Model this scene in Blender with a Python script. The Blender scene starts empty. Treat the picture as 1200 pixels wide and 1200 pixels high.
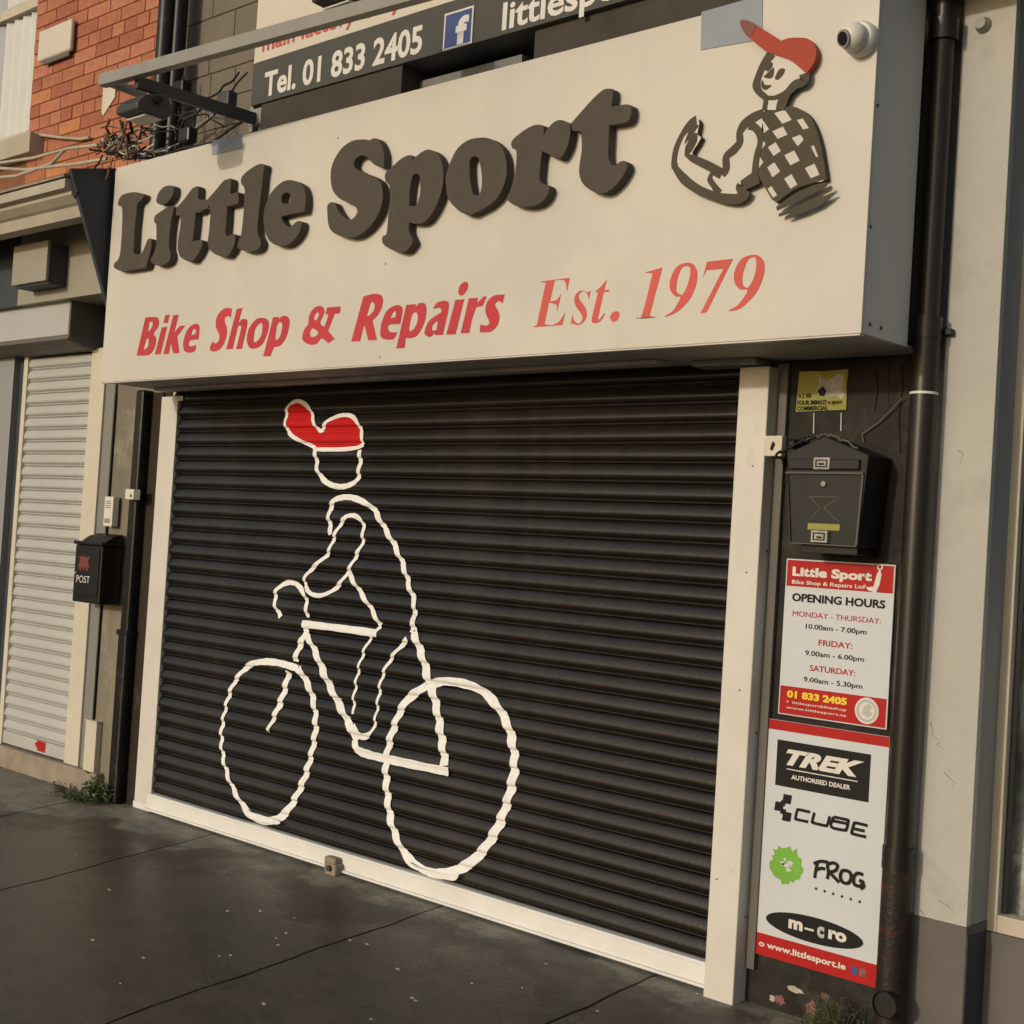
import bpy, math, random
from mathutils import Vector, Matrix
import numpy as np
random.seed(7)
SC = bpy.context.scene
COL = SC.collection

# ------------------------------------------------------------------ camera
FPX, YAW, PITCH, ROLL = 1641.9, -.75609, .02352, .06253     # solved from the vanishing points
cy, sy = math.cos(YAW), math.sin(YAW)
_fw = np.array([sy*math.cos(PITCH), cy*math.cos(PITCH), math.sin(PITCH)])
_r = np.array([cy, -sy, 0.]); _u = np.cross(_r, _fw)
_r2 = _r*math.cos(ROLL)+_u*math.sin(ROLL); _u2 = -_r*math.sin(ROLL)+_u*math.cos(ROLL)
CM = np.array([_r2, -_u2, _fw])
CP = np.array([0, -4.3, 1.565])
cam = bpy.data.cameras.new('camera'); cam.sensor_width = 36; cam.lens = FPX/1200*36
cam.clip_start = .05; cam.clip_end = 500
camo = bpy.data.objects.new('camera', cam); COL.objects.link(camo)
camo.matrix_world = Matrix(((_r2[0], _u2[0], -_fw[0], CP[0]), (_r2[1], _u2[1], -_fw[1], CP[1]),
                            (_r2[2], _u2[2], -_fw[2], CP[2]), (0, 0, 0, 1)))
SC.camera = camo
SC.render.resolution_x = SC.render.resolution_y = 1024

# ------------------------------------------------------------------ light
SUND = Vector((.16, 1, -.27)).normalized()                   # the way the sunlight travels
el = math.asin(-SUND.z); az = math.atan2(-SUND.x, -SUND.y)
w = bpy.data.worlds.new('World'); SC.world = w; w.use_nodes = True
nt = w.node_tree; bg = nt.nodes['Background']
sky = nt.nodes.new('ShaderNodeTexSky'); sky.sky_type = 'NISHITA'; sky.sun_disc = False
sky.sun_elevation = el; sky.sun_rotation = az; sky.dust_density = 2.0; sky.air_density = 1.1
nt.links.new(sky.outputs[0], bg.inputs[0]); bg.inputs[1].default_value = .15
sl = bpy.data.lights.new('sun', 'SUN'); sl.energy = 2.0; sl.angle = math.radians(2.0); sl.color = (1, .905, .79)
so = bpy.data.objects.new('sun', sl); COL.objects.link(so)
so.rotation_euler = SUND.to_track_quat('-Z', 'Y').to_euler(); so.location = (-4, -10, 8)
SC.view_settings.view_transform = 'Standard'; SC.view_settings.look = 'None'
SC.view_settings.gamma = 1; SC.view_settings.exposure = -.45
SC.view_settings.use_curve_mapping = False

# ------------------------------------------------------------------ helpers
def ray(x, y): return CM.T @ np.array([(x-600)/FPX, (y-600)/FPX, 1.])
def at(x, y, Y=0.):            # photo point on the upright plane Y = const
    d = ray(x, y); return CP+d*(Y-CP[1])/d[1]
def atX(x, y, X):              # ... on the plane X = const
    d = ray(x, y); return CP+d*(X-CP[0])/d[0]
SLOPE = .05
def gz(Y): return SLOPE*Y if Y < 0 else 0.
def atG(x, y):                 # ... on the pavement
    d = ray(x, y); t = (CP[2]-SLOPE*CP[1])/(SLOPE*d[1]-d[2]); return CP+d*t
def front_of(xf, xb, y, Yb):   # (X of a +X side face whose back edge stands at Yb, Y of its front edge)
    X = at(xb, y, Yb)[0]; return X, atX(xf, y, X)[1]

def link(o, parent=None):
    COL.objects.link(o)
    if parent is not None: o.parent = parent
    return o
def thing(name, label, cat, loc=(0, 0, 0), group=None):
    o = bpy.data.objects.new(name, None); COL.objects.link(o); o.location = loc
    o.empty_display_size = .1
    o['label'] = label; o['category'] = cat
    if group: o['group'] = group
    return o
def tag(o, label, cat, group=None):
    o['label'] = label; o['category'] = cat
    if group: o['group'] = group
    return o
def struct(o): o['kind'] = 'structure'; return o
def wparent(o, parent):        # mesh data is in world coordinates; keep it so below a placed empty
    o.parent = parent
    l = Vector((0, 0, 0)); p = parent
    while p is not None: l += p.location; p = p.parent
    o.location = -l
    return o
def mesh(name, vs, fs, mat, parent=None, smooth=False, bevel=0):
    me = bpy.data.meshes.new(name); me.from_pydata([tuple(map(float, v)) for v in vs], [], fs)
    me.materials.append(mat); me.validate(); me.update()
    if smooth:
        for p in me.polygons: p.use_smooth = True
    o = bpy.data.objects.new(name, me); COL.objects.link(o)
    if parent is not None: wparent(o, parent)
    if bevel:
        m = o.modifiers.new('bevel', 'BEVEL'); m.width = bevel; m.segments = 5 if bevel > .015 else 2; m.limit_method = 'ANGLE'
    return o
BF = [(0, 1, 3, 2), (4, 6, 7, 5), (0, 4, 5, 1), (2, 3, 7, 6), (0, 2, 6, 4), (1, 5, 7, 3)]
def boxg(x0, x1, y0, y1, z0, z1):
    v = [(x, y, z) for x in (x0, x1) for y in (y0, y1) for z in (z0, z1)]
    return v, BF
def box(name, x0, x1, y0, y1, z0, z1, mat, parent=None, bevel=.002):
    v, f = boxg(min(x0, x1), max(x0, x1), min(y0, y1), max(y0, y1), min(z0, z1), max(z0, z1))
    return mesh(name, v, f, mat, parent, bevel=bevel)
def join(parts):
    V, F = [], []
    for v, f in parts:
        n = len(V); V += list(v); F += [tuple(i+n for i in q) for q in f]
    return V, F
def tubeg(pts, r, n=10, caps=True):
    P = [Vector(p) for p in pts]; V, F = [], []
    R = r if isinstance(r, (list, tuple)) else [r]*len(P)
    up = None
    for i, p in enumerate(P):
        t = (P[min(i+1, len(P)-1)]-P[max(i-1, 0)]).normalized()
        if up is None:
            up = Vector((0, 0, 1)) if abs(t.z) < .9 else Vector((1, 0, 0))
        s = t.cross(up).normalized(); up = s.cross(t).normalized()
        for k in range(n):
            a = 2*math.pi*k/n; V.append(p+(s*math.cos(a)+up*math.sin(a))*R[i])
    for i in range(len(P)-1):
        for k in range(n):
            a, b = i*n+k, i*n+(k+1) % n; F.append((a, b, b+n, a+n))
    if caps: F.append(tuple(range(n))[::-1]); F.append(tuple(range((len(P)-1)*n, len(P)*n)))
    return V, F
def tube(name, pts, r, mat, parent=None, n=12):
    v, f = tubeg(pts, r, n); o = mesh(name, v, f, mat, parent, smooth=True)
    caps = [p for p in o.data.polygons if len(p.vertices) == n and n > 4]; ks = set()
    for p in caps: p.use_smooth = False; ks.update(p.edge_keys)
    for e in o.data.edges:
        if e.key in ks: e.use_edge_sharp = True
    return o
def cr(pts, closed=False, step=6):
    """smooth curve through points; a point with a third value is a corner"""
    n = len(pts); out = []
    rng = range(n if closed else n-1)
    for i in rng:
        g = lambda k: pts[k % n] if closed else pts[max(0, min(n-1, k))]
        p0, p1, p2, p3 = g(i-1), g(i), g(i+1), g(i+2)
        if len(p1) > 2: p0 = p1
        if len(p2) > 2: p3 = p2
        if len(p1) > 2 and len(p2) > 2: out.append((p1[0], p1[1])); continue
        for s in range(step):
            t = s/step; q = []
            for c in (0, 1):
                a, b, d, e = p0[c], p1[c], p2[c], p3[c]
                q.append(.5*(2*b+(d-a)*t+(2*a-5*b+4*d-e)*t*t+(3*b-a-3*d+e)*t**3))
            out.append(tuple(q))
    if not closed: out.append((pts[-1][0], pts[-1][1]))
    return out
def parse(s):
    o = []
    for w_ in s.split():
        c = w_.endswith('*'); a, b = w_.rstrip('*').split(',')
        o.append((float(a), float(b), 1) if c else (float(a), float(b)))
    return o
def slab(name, loops, Yf, thick, mat, parent=None, bevel=0):
    """flat shape with holes; loops are (X, Z) in metres; front face at Yf, going back by thick"""
    cu = bpy.data.curves.new(name, 'CURVE'); cu.dimensions = '2D'; cu.fill_mode = 'BOTH'
    cu.extrude = max(thick/2-bevel, 0); cu.bevel_depth = bevel; cu.offset = -bevel
    if bevel: cu.bevel_resolution = 1
    cx, cz = loops[0][0]
    for L in loops:
        s = cu.splines.new('POLY'); s.points.add(len(L)-1); s.use_cyclic_u = True
        for i, (x, z) in enumerate(L): s.points[i].co = (x-cx, z-cz, 0, 1)
    return _curve_done(name, cu, cx, cz, Yf+thick/2, mat, parent)
def _curve_done(name, cu, cx, cz, Ym, mat, parent, extra=None):
    t = bpy.data.objects.new('tmp', cu); COL.objects.link(t)
    dg = bpy.context.evaluated_depsgraph_get()
    me = bpy.data.meshes.new_from_object(t.evaluated_get(dg))
    bpy.data.objects.remove(t); bpy.data.curves.remove(cu)
    me.name = name
    for v in me.vertices:
        x, y, z = v.co; v.co = (x+cx, Ym-z, y+cz)
    me.materials.clear(); me.materials.append(mat)
    for p in me.polygons: p.use_smooth = False
    me.update()
    o = bpy.data.objects.new(name, me); COL.objects.link(o)
    if parent is not None: wparent(o, parent)
    return o
def glyph(name, crop, strs, Y, thick, mat, parent, bevel=0, step=6):
    """outline traced in the photo, laid onto the plane Y"""
    x0, y0, s = crop; loops = []
    for st in strs:
        L = []
        for p in cr(parse(st), True, step):
            q = at(x0+p[0]/s, y0+p[1]/s, Y); L.append((q[0], q[2]))
        loops.append(L)
    return slab(name, loops, Y, thick, mat, parent, bevel)
def ribbon_loop(pts, wd):
    """polygon round a polyline of (X,Z) with width(s)"""
    n = len(pts); W = wd if isinstance(wd, list) else [wd]*n
    if len(W) != n: W = list(np.interp(np.linspace(0, 1, n), np.linspace(0, 1, len(W)), W))
    L, R = [], []
    for i in range(n):
        a, b = pts[max(0, i-1)], pts[min(n-1, i+1)]
        dx, dz = b[0]-a[0], b[1]-a[1]; l = math.hypot(dx, dz) or 1
        nx, nz = -dz/l, dx/l
        L.append((pts[i][0]+nx*W[i]/2, pts[i][1]+nz*W[i]/2)); R.append((pts[i][0]-nx*W[i]/2, pts[i][1]-nz*W[i]/2))
    return L, R
def stroke(name, crop, s_, wd, Y, thick, mat, parent):
    stroke.n = (getattr(stroke, 'n', 0)+1) % 22; Y -= .00012*stroke.n
    x0, y0, s = crop
    pts = [(lambda q: (q[0], q[2]))(at(x0+p[0]/s, y0+p[1]/s, Y)) for p in cr(parse(s_), False, 5)]
    L, R = ribbon_loop(pts, wd); n = len(L); V = []; F = []
    for k in range(n):
        V += [(L[k][0], Y, L[k][1]), (R[k][0], Y, R[k][1]), (L[k][0], Y+thick, L[k][1]), (R[k][0], Y+thick, R[k][1])]
    for k in range(n-1):
        a = 4*k; b = a+4
        F += [(a, b, b+1, a+1), (a+2, a+3, b+3, b+2), (a, a+2, b+2, b), (a+1, b+1, b+3, a+3)]
    F += [(0, 1, 3, 2), (4*n-4, 4*n-2, 4*n-1, 4*n-3)]
    return mesh(name, V, F, mat, parent)
def text(name, s, X, Z, w_, h, Y, mat, parent, bold=0., shear=0., thick=.0006, align='LEFT'):
    """lettering fitted to width w_ and cap height h, base line at Z"""
    cu = bpy.data.curves.new(name, 'FONT'); cu.body = s; cu.size = 1; cu.offset = bold; cu.shear = shear
    cu.extrude = 0; cu.resolution_u = 3
    t = bpy.data.objects.new('tmp', cu); COL.objects.link(t)
    me = bpy.data.meshes.new_from_object(t.evaluated_get(bpy.context.evaluated_depsgraph_get()))
    bpy.data.objects.remove(t); bpy.data.curves.remove(cu)
    xs = [v.co.x for v in me.vertices]; x0, x1 = min(xs), max(xs)
    sx = w_/(x1-x0); sz = h/.73
    if align == 'CENTER': X -= w_/2
    for v in me.vertices: v.co = (X+(v.co.x-x0)*sx, Y, Z+v.co.y*sz)
    me.materials.clear(); me.materials.append(mat); me.name = name; me.update()
    o = bpy.data.objects.new(name, me); COL.objects.link(o)
    if parent is not None: wparent(o, parent)
    return o

def letters(o):
    """one object per letter of an upright line of text"""
    me = o.data; n = len(me.vertices); par = list(range(n))
    def find(a):
        while par[a] != a: par[a] = par[par[a]]; a = par[a]
        return a
    for e in me.edges: par[find(e.vertices[0])] = find(e.vertices[1])
    comp = {}
    for v in range(n): comp.setdefault(find(v), []).append(v)
    rg = sorted((min(me.vertices[v].co.x for v in vs), max(me.vertices[v].co.x for v in vs), k) for k, vs in comp.items())
    groups = []
    for a, b, k in rg:
        if groups and a < groups[-1][1]-.3*min(b-a, groups[-1][1]-groups[-1][0]): groups[-1][1] = max(b, groups[-1][1]); groups[-1][2].append(k)
        else: groups.append([a, b, [k]])
    for a, b, ks in groups:
        vs = [v for k in ks for v in comp[k]]; ix = {v: i for i, v in enumerate(vs)}; ss = set(vs)
        fs = [tuple(ix[v] for v in p.vertices) for p in me.polygons if p.vertices[0] in ss]
        q = mesh('letter', [me.vertices[v].co for v in vs], fs, me.materials[0]); q.parent = o.parent; q.location = o.location
    bpy.data.objects.remove(o)

# ------------------------------------------------------------------ materials
def mat(name, c, rough=.6, var=.12, scale=6., bump=.0, bscale=None, metal=0., streak=False, c2=None, c2amt=.5, c2scale=2., spec=.5, rvar=0., bdist=.01):
    m = bpy.data.materials.new(name); m.use_nodes = True; n = m.node_tree; L = n.links
    b = n.nodes['Principled BSDF']; b.inputs['Metallic'].default_value = metal
    b.inputs['Roughness'].default_value = rough; b.inputs['Specular IOR Level'].default_value = spec
    tc = n.nodes.new('ShaderNodeTexCoord'); mp = n.nodes.new('ShaderNodeMapping')
    L.new(tc.outputs['Object'], mp.inputs[0])
    if streak: mp.inputs['Scale'].default_value = (1, 1, .08)
    nz = n.nodes.new('ShaderNodeTexNoise'); nz.inputs['Scale'].default_value = scale; nz.inputs['Detail'].default_value = 8
    nz.inputs['Roughness'].default_value = .6
    L.new(mp.outputs[0], nz.inputs['Vector'])
    ra = n.nodes.new('ShaderNodeValToRGB'); ra.color_ramp.elements[0].position = .3; ra.color_ramp.elements[1].position = .7
    lo = [max(0, x*(1-var)) for x in c]; hi = [min(1, x*(1+var)) for x in c]
    ra.color_ramp.elements[0].color = (*lo, 1); ra.color_ramp.elements[1].color = (*hi, 1)
    L.new(nz.outputs[0], ra.inputs[0]); out = ra.outputs[0]
    if c2:
        n2 = n.nodes.new('ShaderNodeTexNoise'); n2.inputs['Scale'].default_value = c2scale; n2.inputs['Detail'].default_value = 10
        n2.inputs['Roughness'].default_value = .65
        L.new(tc.outputs['Object'], n2.inputs['Vector'])
        r2 = n.nodes.new('ShaderNodeValToRGB'); r2.color_ramp.elements[0].position = 1-c2amt-.06; r2.color_ramp.elements[1].position = 1-c2amt+.06
        L.new(n2.outputs[0], r2.inputs[0]); mx = n.nodes.new('ShaderNodeMix'); mx.data_type = 'RGBA'
        L.new(r2.outputs[0], mx.inputs[0]); L.new(out, mx.inputs[6]); mx.inputs[7].default_value = (*c2, 1); out = mx.outputs[2]
    L.new(out, b.inputs['Base Color'])
    if rvar:
        mr = n.nodes.new('ShaderNodeMapRange'); mr.inputs[1].default_value = .3; mr.inputs[2].default_value = .7
        mr.inputs[3].default_value = rough-rvar; mr.inputs[4].default_value = rough+rvar
        L.new(nz.outputs[0], mr.inputs[0]); L.new(mr.outputs[0], b.inputs['Roughness'])
    if bump:
        n3 = n.nodes.new('ShaderNodeTexNoise'); n3.inputs['Scale'].default_value = bscale or scale*8; n3.inputs['Detail'].default_value = 6
        L.new(tc.outputs['Object'], n3.inputs['Vector'])
        bp = n.nodes.new('ShaderNodeBump'); bp.inputs['Strength'].default_value = bump; bp.inputs['Distance'].default_value = bdist
        L.new(n3.outputs[0], bp.inputs['Height']); L.new(bp.outputs[0], b.inputs['Normal'])
    return m
M = {}
M['sign'] = mat('sign_board_cream', (.60, .565, .490), .42, .05, 1.3, streak=True, spec=.3, c2=(.555, .53, .470), c2amt=.45, c2scale=.9)
M['telsoffit'] = mat('old_sign_timber', (.062, .050, .040), .7, .2, 5, spec=.2)
M['patch'] = mat('sign_patch_grey', (.28, .31, .35), .5, .05, 4, spec=.2)
M['signside'] = mat('sign_side_grey', (.64, .615, .575), .5, .08, 3, streak=True)
M['soffit'] = mat('soffit_beige', (.46, .41, .35), .7, .2, 5, bump=.2)
M['letter'] = mat('letter_foam_brown', (.082, .069, .056), .8, .1, 10, bump=.1, bscale=90, spec=.25)
M['red'] = mat('vinyl_red', (.50, .050, .060), .5, .10, 4, spec=.2)
M['red2'] = mat('vinyl_red_light', (.60, .105, .085), .5, .10, 4, spec=.2)
M['cap'] = mat('cap_red', (.36, .055, .03), .55, .06, 4, spec=.2)
M['capdark'] = mat('cap_peak_maroon', (.17, .035, .03), .5, .06, 4)
M['emblem'] = mat('emblem_brown', (.085, .070, .050), .8, .08, 10, spec=.2)
M['slat'] = mat('shutter_black', (.0125, .0095, .0070), .33, .4, 3, bump=.10, bscale=60, rvar=.08, spec=.5, c2=(.026, .020, .015), c2amt=.38, c2scale=1.8)
M['slatL'] = mat('shutter_pale_grey', (.44, .44, .415), .45, .08, 4, rvar=.06)
M['paint'] = mat('mural_white', (.80, .80, .77), .6, .08, 25)
M['paintred'] = mat('mural_red', (.52, .010, .012), .55, .10, 12, spec=.2)
M['guide'] = mat('guide_cream', (.62, .59, .53), .5, .06, 5, bump=.04, c2=(.50, .46, .39), c2amt=.33, c2scale=5)
M['rail'] = mat('rail_cream', (.72, .715, .68), .5, .06, 5, c2=(.56, .54, .50), c2amt=.30, c2scale=4)
M['guideL'] = mat('guide_pale', (.58, .53, .42), .5, .06, 4)
M['pier'] = mat('pier_dark_render', (.019, .0165, .013), .7, .5, 5, bump=.9, bscale=16, c2=(.040, .035, .028), c2amt=.42, c2scale=9, spec=.25)
M['pilgrey'] = mat('pilaster_grey', (.20, .195, .18), .7, .1, 5, bump=.1, streak=True)
M['tan'] = mat('wall_tan_render', (.19, .165, .12), .85, .22, 4, bump=.25, bscale=50, streak=True, c2=(.27, .24, .185), c2amt=.42, c2scale=3)
M['brownstrip'] = mat('timber_brown', (.030, .021, .015), .8, .4, 4, bump=.3, streak=True, c2=(.10, .06, .04), c2amt=.34, c2scale=6, spec=.2)
M['black'] = mat('black_plastic', (.008, .0078, .008), .42, .2, 5, spec=.3)
M['pipe'] = mat('pipe_brown', (.017, .0125, .010), .36, .25, 4, streak=True, spec=.4)
M['pipepeel'] = mat('pipe_peeling_red', (.022, .016, .013), .5, .3, 6, c2=(.16, .018, .015), c2amt=.378, c2scale=16, bump=.4, bscale=50, spec=.3)
M['pipeblk'] = mat('pipe_black', (.0085, .008, .007), .38, .2, 4, streak=True, c2=(.035, .03, .024), c2amt=.36, c2scale=9, spec=.3)
M['pillar'] = mat('pillar_cream_paint', (.44, .425, .38), .8, .07, 3, bump=.5, bscale=26, bdist=.006, c2=(.375, .36, .315), c2amt=.42, c2scale=3)
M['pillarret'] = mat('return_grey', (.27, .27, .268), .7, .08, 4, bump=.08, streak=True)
M['pillarbase'] = mat('base_brown_paint', (.115, .105, .092), .75, .1, 4, bump=.12, bscale=20)
M['frame'] = mat('window_frame_cream', (.50, .44, .34), .6, .08, 5)
M['white'] = mat('white_plastic', (.66, .63, .57), .45, .05, 8)
M['telwhite'] = mat('old_sign_cream', (.60, .55, .45), .5, .05, 3)
M['telgrey'] = mat('old_sign_dark', (.070, .068, .060), .55, .08, 3, spec=.25)
M['steel'] = mat('galvanised_grey', (.26, .25, .22), .5, .12, 8, streak=True)
M['steeldk'] = mat('dark_grey_metal', (.060, .062, .062), .5, .15, 8, spec=.3)
M['fb'] = mat('badge_blue', (.055, .085, .22), .5, .05, 5, spec=.2)
M['ink'] = mat('print_black', (.012, .011, .010), .6, .05, 5, spec=.2)
M['poster'] = mat('poster_white', (.56, .585, .605), .45, .03, 5, spec=.3)
M['posterred'] = mat('poster_red', (.40, .014, .012), .5, .05, 5, spec=.2)
M['yellow'] = mat('print_yellow', (.80, .56, .03), .4, .05, 5)
M['sticker'] = mat('sticker_yellow', (.30, .29, .07), .6, .12, 14, spec=.2)
M['green'] = mat('print_green', (.16, .40, .04), .45, .1, 5)
M['mailbox'] = mat('mailbox_grey', (.017, .0165, .014), .55, .2, 8, bump=.05, spec=.3)
M['mailedge'] = mat('mailbox_edge', (.09, .085, .07), .5, .12, 8, spec=.3)
M['hood'] = mat('hood_front_grey', (.42, .43, .42), .5, .05, 3)
M['hoodend'] = mat('hood_end_brown_grey', (.12, .105, .09), .6, .12, 6)
M['navy'] = mat('cheek_navy', (.045, .052, .062), .55, .15, 4, spec=.3)
M['fascia'] = mat('fascia_olive_cream', (.30, .28, .22), .6, .08, 4)
M['cornice'] = mat('cornice_beige', (.40, .36, .28), .7, .12, 4, bump=.12, streak=False)
M['concrete'] = mat('concrete_step', (.26, .22, .165), .85, .25, 6, bump=.4, bscale=30)
M['mortar'] = mat('mortar', (.20, .085, .042), .9, .2, 8, bump=.3)
M['greywall'] = mat('painted_wall_brown', (.155, .132, .10), .85, .10, 5, bump=.25, bscale=40)
M['lead'] = mat('lead_flashing', (.28, .24, .18), .8, .3, 5, bump=.5, bscale=12)
M['leaf'] = mat('weed_green', (.055, .10, .025), .6, .4, 20)
M['stem'] = mat('weed_stem', (.10, .09, .04), .7, .2, 20)
M['litter'] = mat('litter_pale', (.38, .36, .31), .7, .3, 20)
M['copper'] = mat('rusty_cable', (.20, .09, .05), .7, .4, 30)
M['stone'] = mat('stone_reflection_paint', (.34, .35, .30), .8, .6, 9, bump=.6, c2=(.80, .80, .74), c2amt=.45, c2scale=7)  # stone mirrored in the window pane, put into colour
M['pinkpaint'] = mat('pink_paint_splash', (.20, .07, .06), .6, .5, 30, c2=(.05, .045, .035), c2amt=.46, c2scale=40)
M['inside'] = mat('room_dark', (.03, .03, .03), .9, .1, 5)
BR = [mat('brick_%s' % n, c, .85, .18, 25, bump=.35, bscale=60, bdist=.004) for n, c in
      (('orange', (.38, .135, .066)), ('red', (.33, .105, .058)), ('pale', (.43, .165, .09)), ('bright', (.48, .19, .07)))]
gl = bpy.data.materials.new('glass'); gl.use_nodes = True
_n = gl.node_tree; _n.nodes.remove(_n.nodes['Principled BSDF'])
_t = _n.nodes.new('ShaderNodeBsdfTransparent'); _t.inputs[0].default_value = (.97, .98, .98, 1)
_g = _n.nodes.new('ShaderNodeBsdfGlossy'); _g.inputs['Roughness'].default_value = .02
_f = _n.nodes.new('ShaderNodeValue'); _f.outputs[0].default_value = .05
_m = _n.nodes.new('ShaderNodeMixShader')
_n.links.new(_f.outputs[0], _m.inputs[0]); _n.links.new(_t.outputs[0], _m.inputs[1]); _n.links.new(_g.outputs[0], _m.inputs[2])
_n.links.new(_m.outputs[0], _n.nodes['Material Output'].inputs[0])
M['glass'] = gl
# pavement: worn asphalt-dark concrete, damp and smooth in large patches, dry and pale near the shutter
def pave_mat():
    m = bpy.data.materials.new('pavement_damp_dark'); m.use_nodes = True; n = m.node_tree; L = n.links
    b = n.nodes['Principled BSDF']; geo = n.nodes.new('ShaderNodeNewGeometry')
    def noise(s, d=8, r=.6, sc=(1, 1, 1)):
        mp = n.nodes.new('ShaderNodeMapping'); mp.inputs['Scale'].default_value = sc
        L.new(geo.outputs['Position'], mp.inputs[0])
        x = n.nodes.new('ShaderNodeTexNoise'); x.inputs['Scale'].default_value = s; x.inputs['Detail'].default_value = d
        x.inputs['Roughness'].default_value = r; L.new(mp.outputs[0], x.inputs['Vector']); return x.outputs[0]
    sep = n.nodes.new('ShaderNodeSeparateXYZ'); L.new(geo.outputs['Position'], sep.inputs[0])
    big = noise(1.5, 6, .62, (1, 1.0, 1))
    def math_(op, a, b_=None):
        x = n.nodes.new('ShaderNodeMath'); x.operation = op
        for i, v in enumerate((a, b_)):
            if v is None: continue
            if isinstance(v, (int, float)): x.inputs[i].default_value = v
            else: L.new(v, x.inputs[i])
        return x.outputs[0]
    dry = math_('ADD', math_('MULTIPLY', big, 1.5), math_('MULTIPLY', sep.outputs['Y'], .95))   # dry strip along the wall
    left = math_('MULTIPLY', math_('ADD', sep.outputs['X'], 5.4), -.16)
    dry = math_('ADD', dry, math_('MAXIMUM', left, 0.0))
    rp = n.nodes.new('ShaderNodeValToRGB'); rp.color_ramp.elements[0].position = .30; rp.color_ramp.elements[1].position = .64
    rp.color_ramp.elements[0].color = (.050, .043, .033, 1); rp.color_ramp.elements[1].color = (.20, .185, .155, 1); rp.color_ramp.elements.new(.43).color = (.062, .053, .041, 1); rp.color_ramp.elements.new(.55).color = (.082, .074, .061, 1)
    L.new(dry, rp.inputs[0])
    fine = noise(70, 6, .7); fr = n.nodes.new('ShaderNodeValToRGB')
    fr.color_ramp.elements[0].position = .3; fr.color_ramp.elements[1].position = .72
    fr.color_ramp.elements[0].color = (.62, .62, .62, 1); fr.color_ramp.elements[1].color = (1.4, 1.38, 1.34, 1)
    L.new(fine, fr.inputs[0])
    mx = n.nodes.new('ShaderNodeMix'); mx.data_type = 'RGBA'; mx.blend_type = 'MULTIPLY'; mx.inputs[0].default_value = 1
    L.new(rp.outputs[0], mx.inputs[6]); L.new(fr.outputs[0], mx.inputs[7])
    st = noise(4.5, 8, .7, (1, 1.6, 1)); sr = n.nodes.new('ShaderNodeValToRGB')
    sr.color_ramp.elements[0].position = .35; sr.color_ramp.elements[1].position = .65
    sr.color_ramp.elements[0].color = (.62, .62, .63, 1); sr.color_ramp.elements[1].color = (1.35, 1.32, 1.25, 1)
    L.new(st, sr.inputs[0])
    m2 = n.nodes.new('ShaderNodeMix'); m2.data_type = 'RGBA'; m2.blend_type = 'MULTIPLY'; m2.inputs[0].default_value = 1
    L.new(mx.outputs[2], m2.inputs[6]); L.new(sr.outputs[0], m2.inputs[7]); L.new(m2.outputs[2], b.inputs['Base Color'])
    rr = n.nodes.new('ShaderNodeMapRange'); rr.inputs[1].default_value = .25; rr.inputs[2].default_value = .6
    rr.inputs[3].default_value = .26; rr.inputs[4].default_value = .62; L.new(dry, rr.inputs[0]); L.new(rr.outputs[0], b.inputs['Roughness'])
    bp = n.nodes.new('ShaderNodeBump'); bp.inputs['Strength'].default_value = .6; bp.inputs['Distance'].default_value = .006
    L.new(noise(26, 10, .75), bp.inputs['Height']); L.new(bp.outputs[0], b.inputs['Normal'])
    return m
M['pave'] = pave_mat()
M['road'] = mat('road_asphalt', (.05, .048, .045), .8, .2, 8, bump=.3)
M['joint'] = mat('joint_dirt', (.012, .010, .008), .95, .3, 20)

# ------------------------------------------------------------------ setting
YK = -3.6
g = struct(mesh('ground', [(-200, -200, -.36), (200, -200, -.36), (200, 200, -.36), (-200, 200, -.36)], [(0, 1, 2, 3)], M['road']))
pb = struct(mesh('pavement', *join([([(-30, YK, gz(YK)-.14), (12, YK, gz(YK)-.14), (12, .4, -.02), (-30, .4, -.02),
                                    (-30, YK, gz(YK)-.03), (12, YK, gz(YK)-.03), (12, 0, -.025), (-30, 0, -.025)],
                                   [(4, 5, 6, 7), (0, 1, 5, 4), (7, 6, 2, 3)])]), M['joint']))
jl = [((0, 957), (96, 936)), ((0, 1044), (258, 975)), ((125, 1198), (500, 1068)), ((658, 1192), (758, 1148))]
lines = []
for a, b_ in jl:
    A, B = atG(*a), atG(*b_); k = (B[0]-A[0])/(B[1]-A[1]); lines.append((B[0]-k*B[1], k))   # X = c + k*Y
lines = [(-9.4, lines[0][1]*1.05), (-8.2, lines[0][1])]+lines+[(-1.95, .0), (-.7, 0), (.6, 0), (2., 0)]
lines = [(-11, lines[0][1])]+lines
def wob(c, k, Y, s): return c+k*Y+.006*math.sin(9*Y+s)+.004*math.sin(23*Y+2*s)
for i in range(len(lines)-1):
    (c0, k0), (c1, k1) = lines[i], lines[i+1]; V = []; F = []; N = 24
    for (ya, yb) in ((YK, -2.35), (-2.345, .03)):
        base = len(V)
        for j in range(N+1):
            Y = ya+(yb-ya)*j/N; e0 = .0026; e1 = .0026
            xa, xb = wob(c0, k0, Y, i)+e0, wob(c1, k1, Y, i+1)-e1
            z = gz(Y)
            V += [(xa, Y, z-.02), (xa+.004, Y, z), (xb-.004, Y, z), (xb, Y, z-.02)]
        for j in range(N):
            a = base+4*j
            for q in range(3): F.append((a+q, a+q+1, a+q+5, a+q+4))
        F.append((base, base+1, base+2, base+3)); e = base+4*N; F.append((e+3, e+2, e+1, e))
    mesh('paving_slab', V, F, M['pave'], pb)

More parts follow.
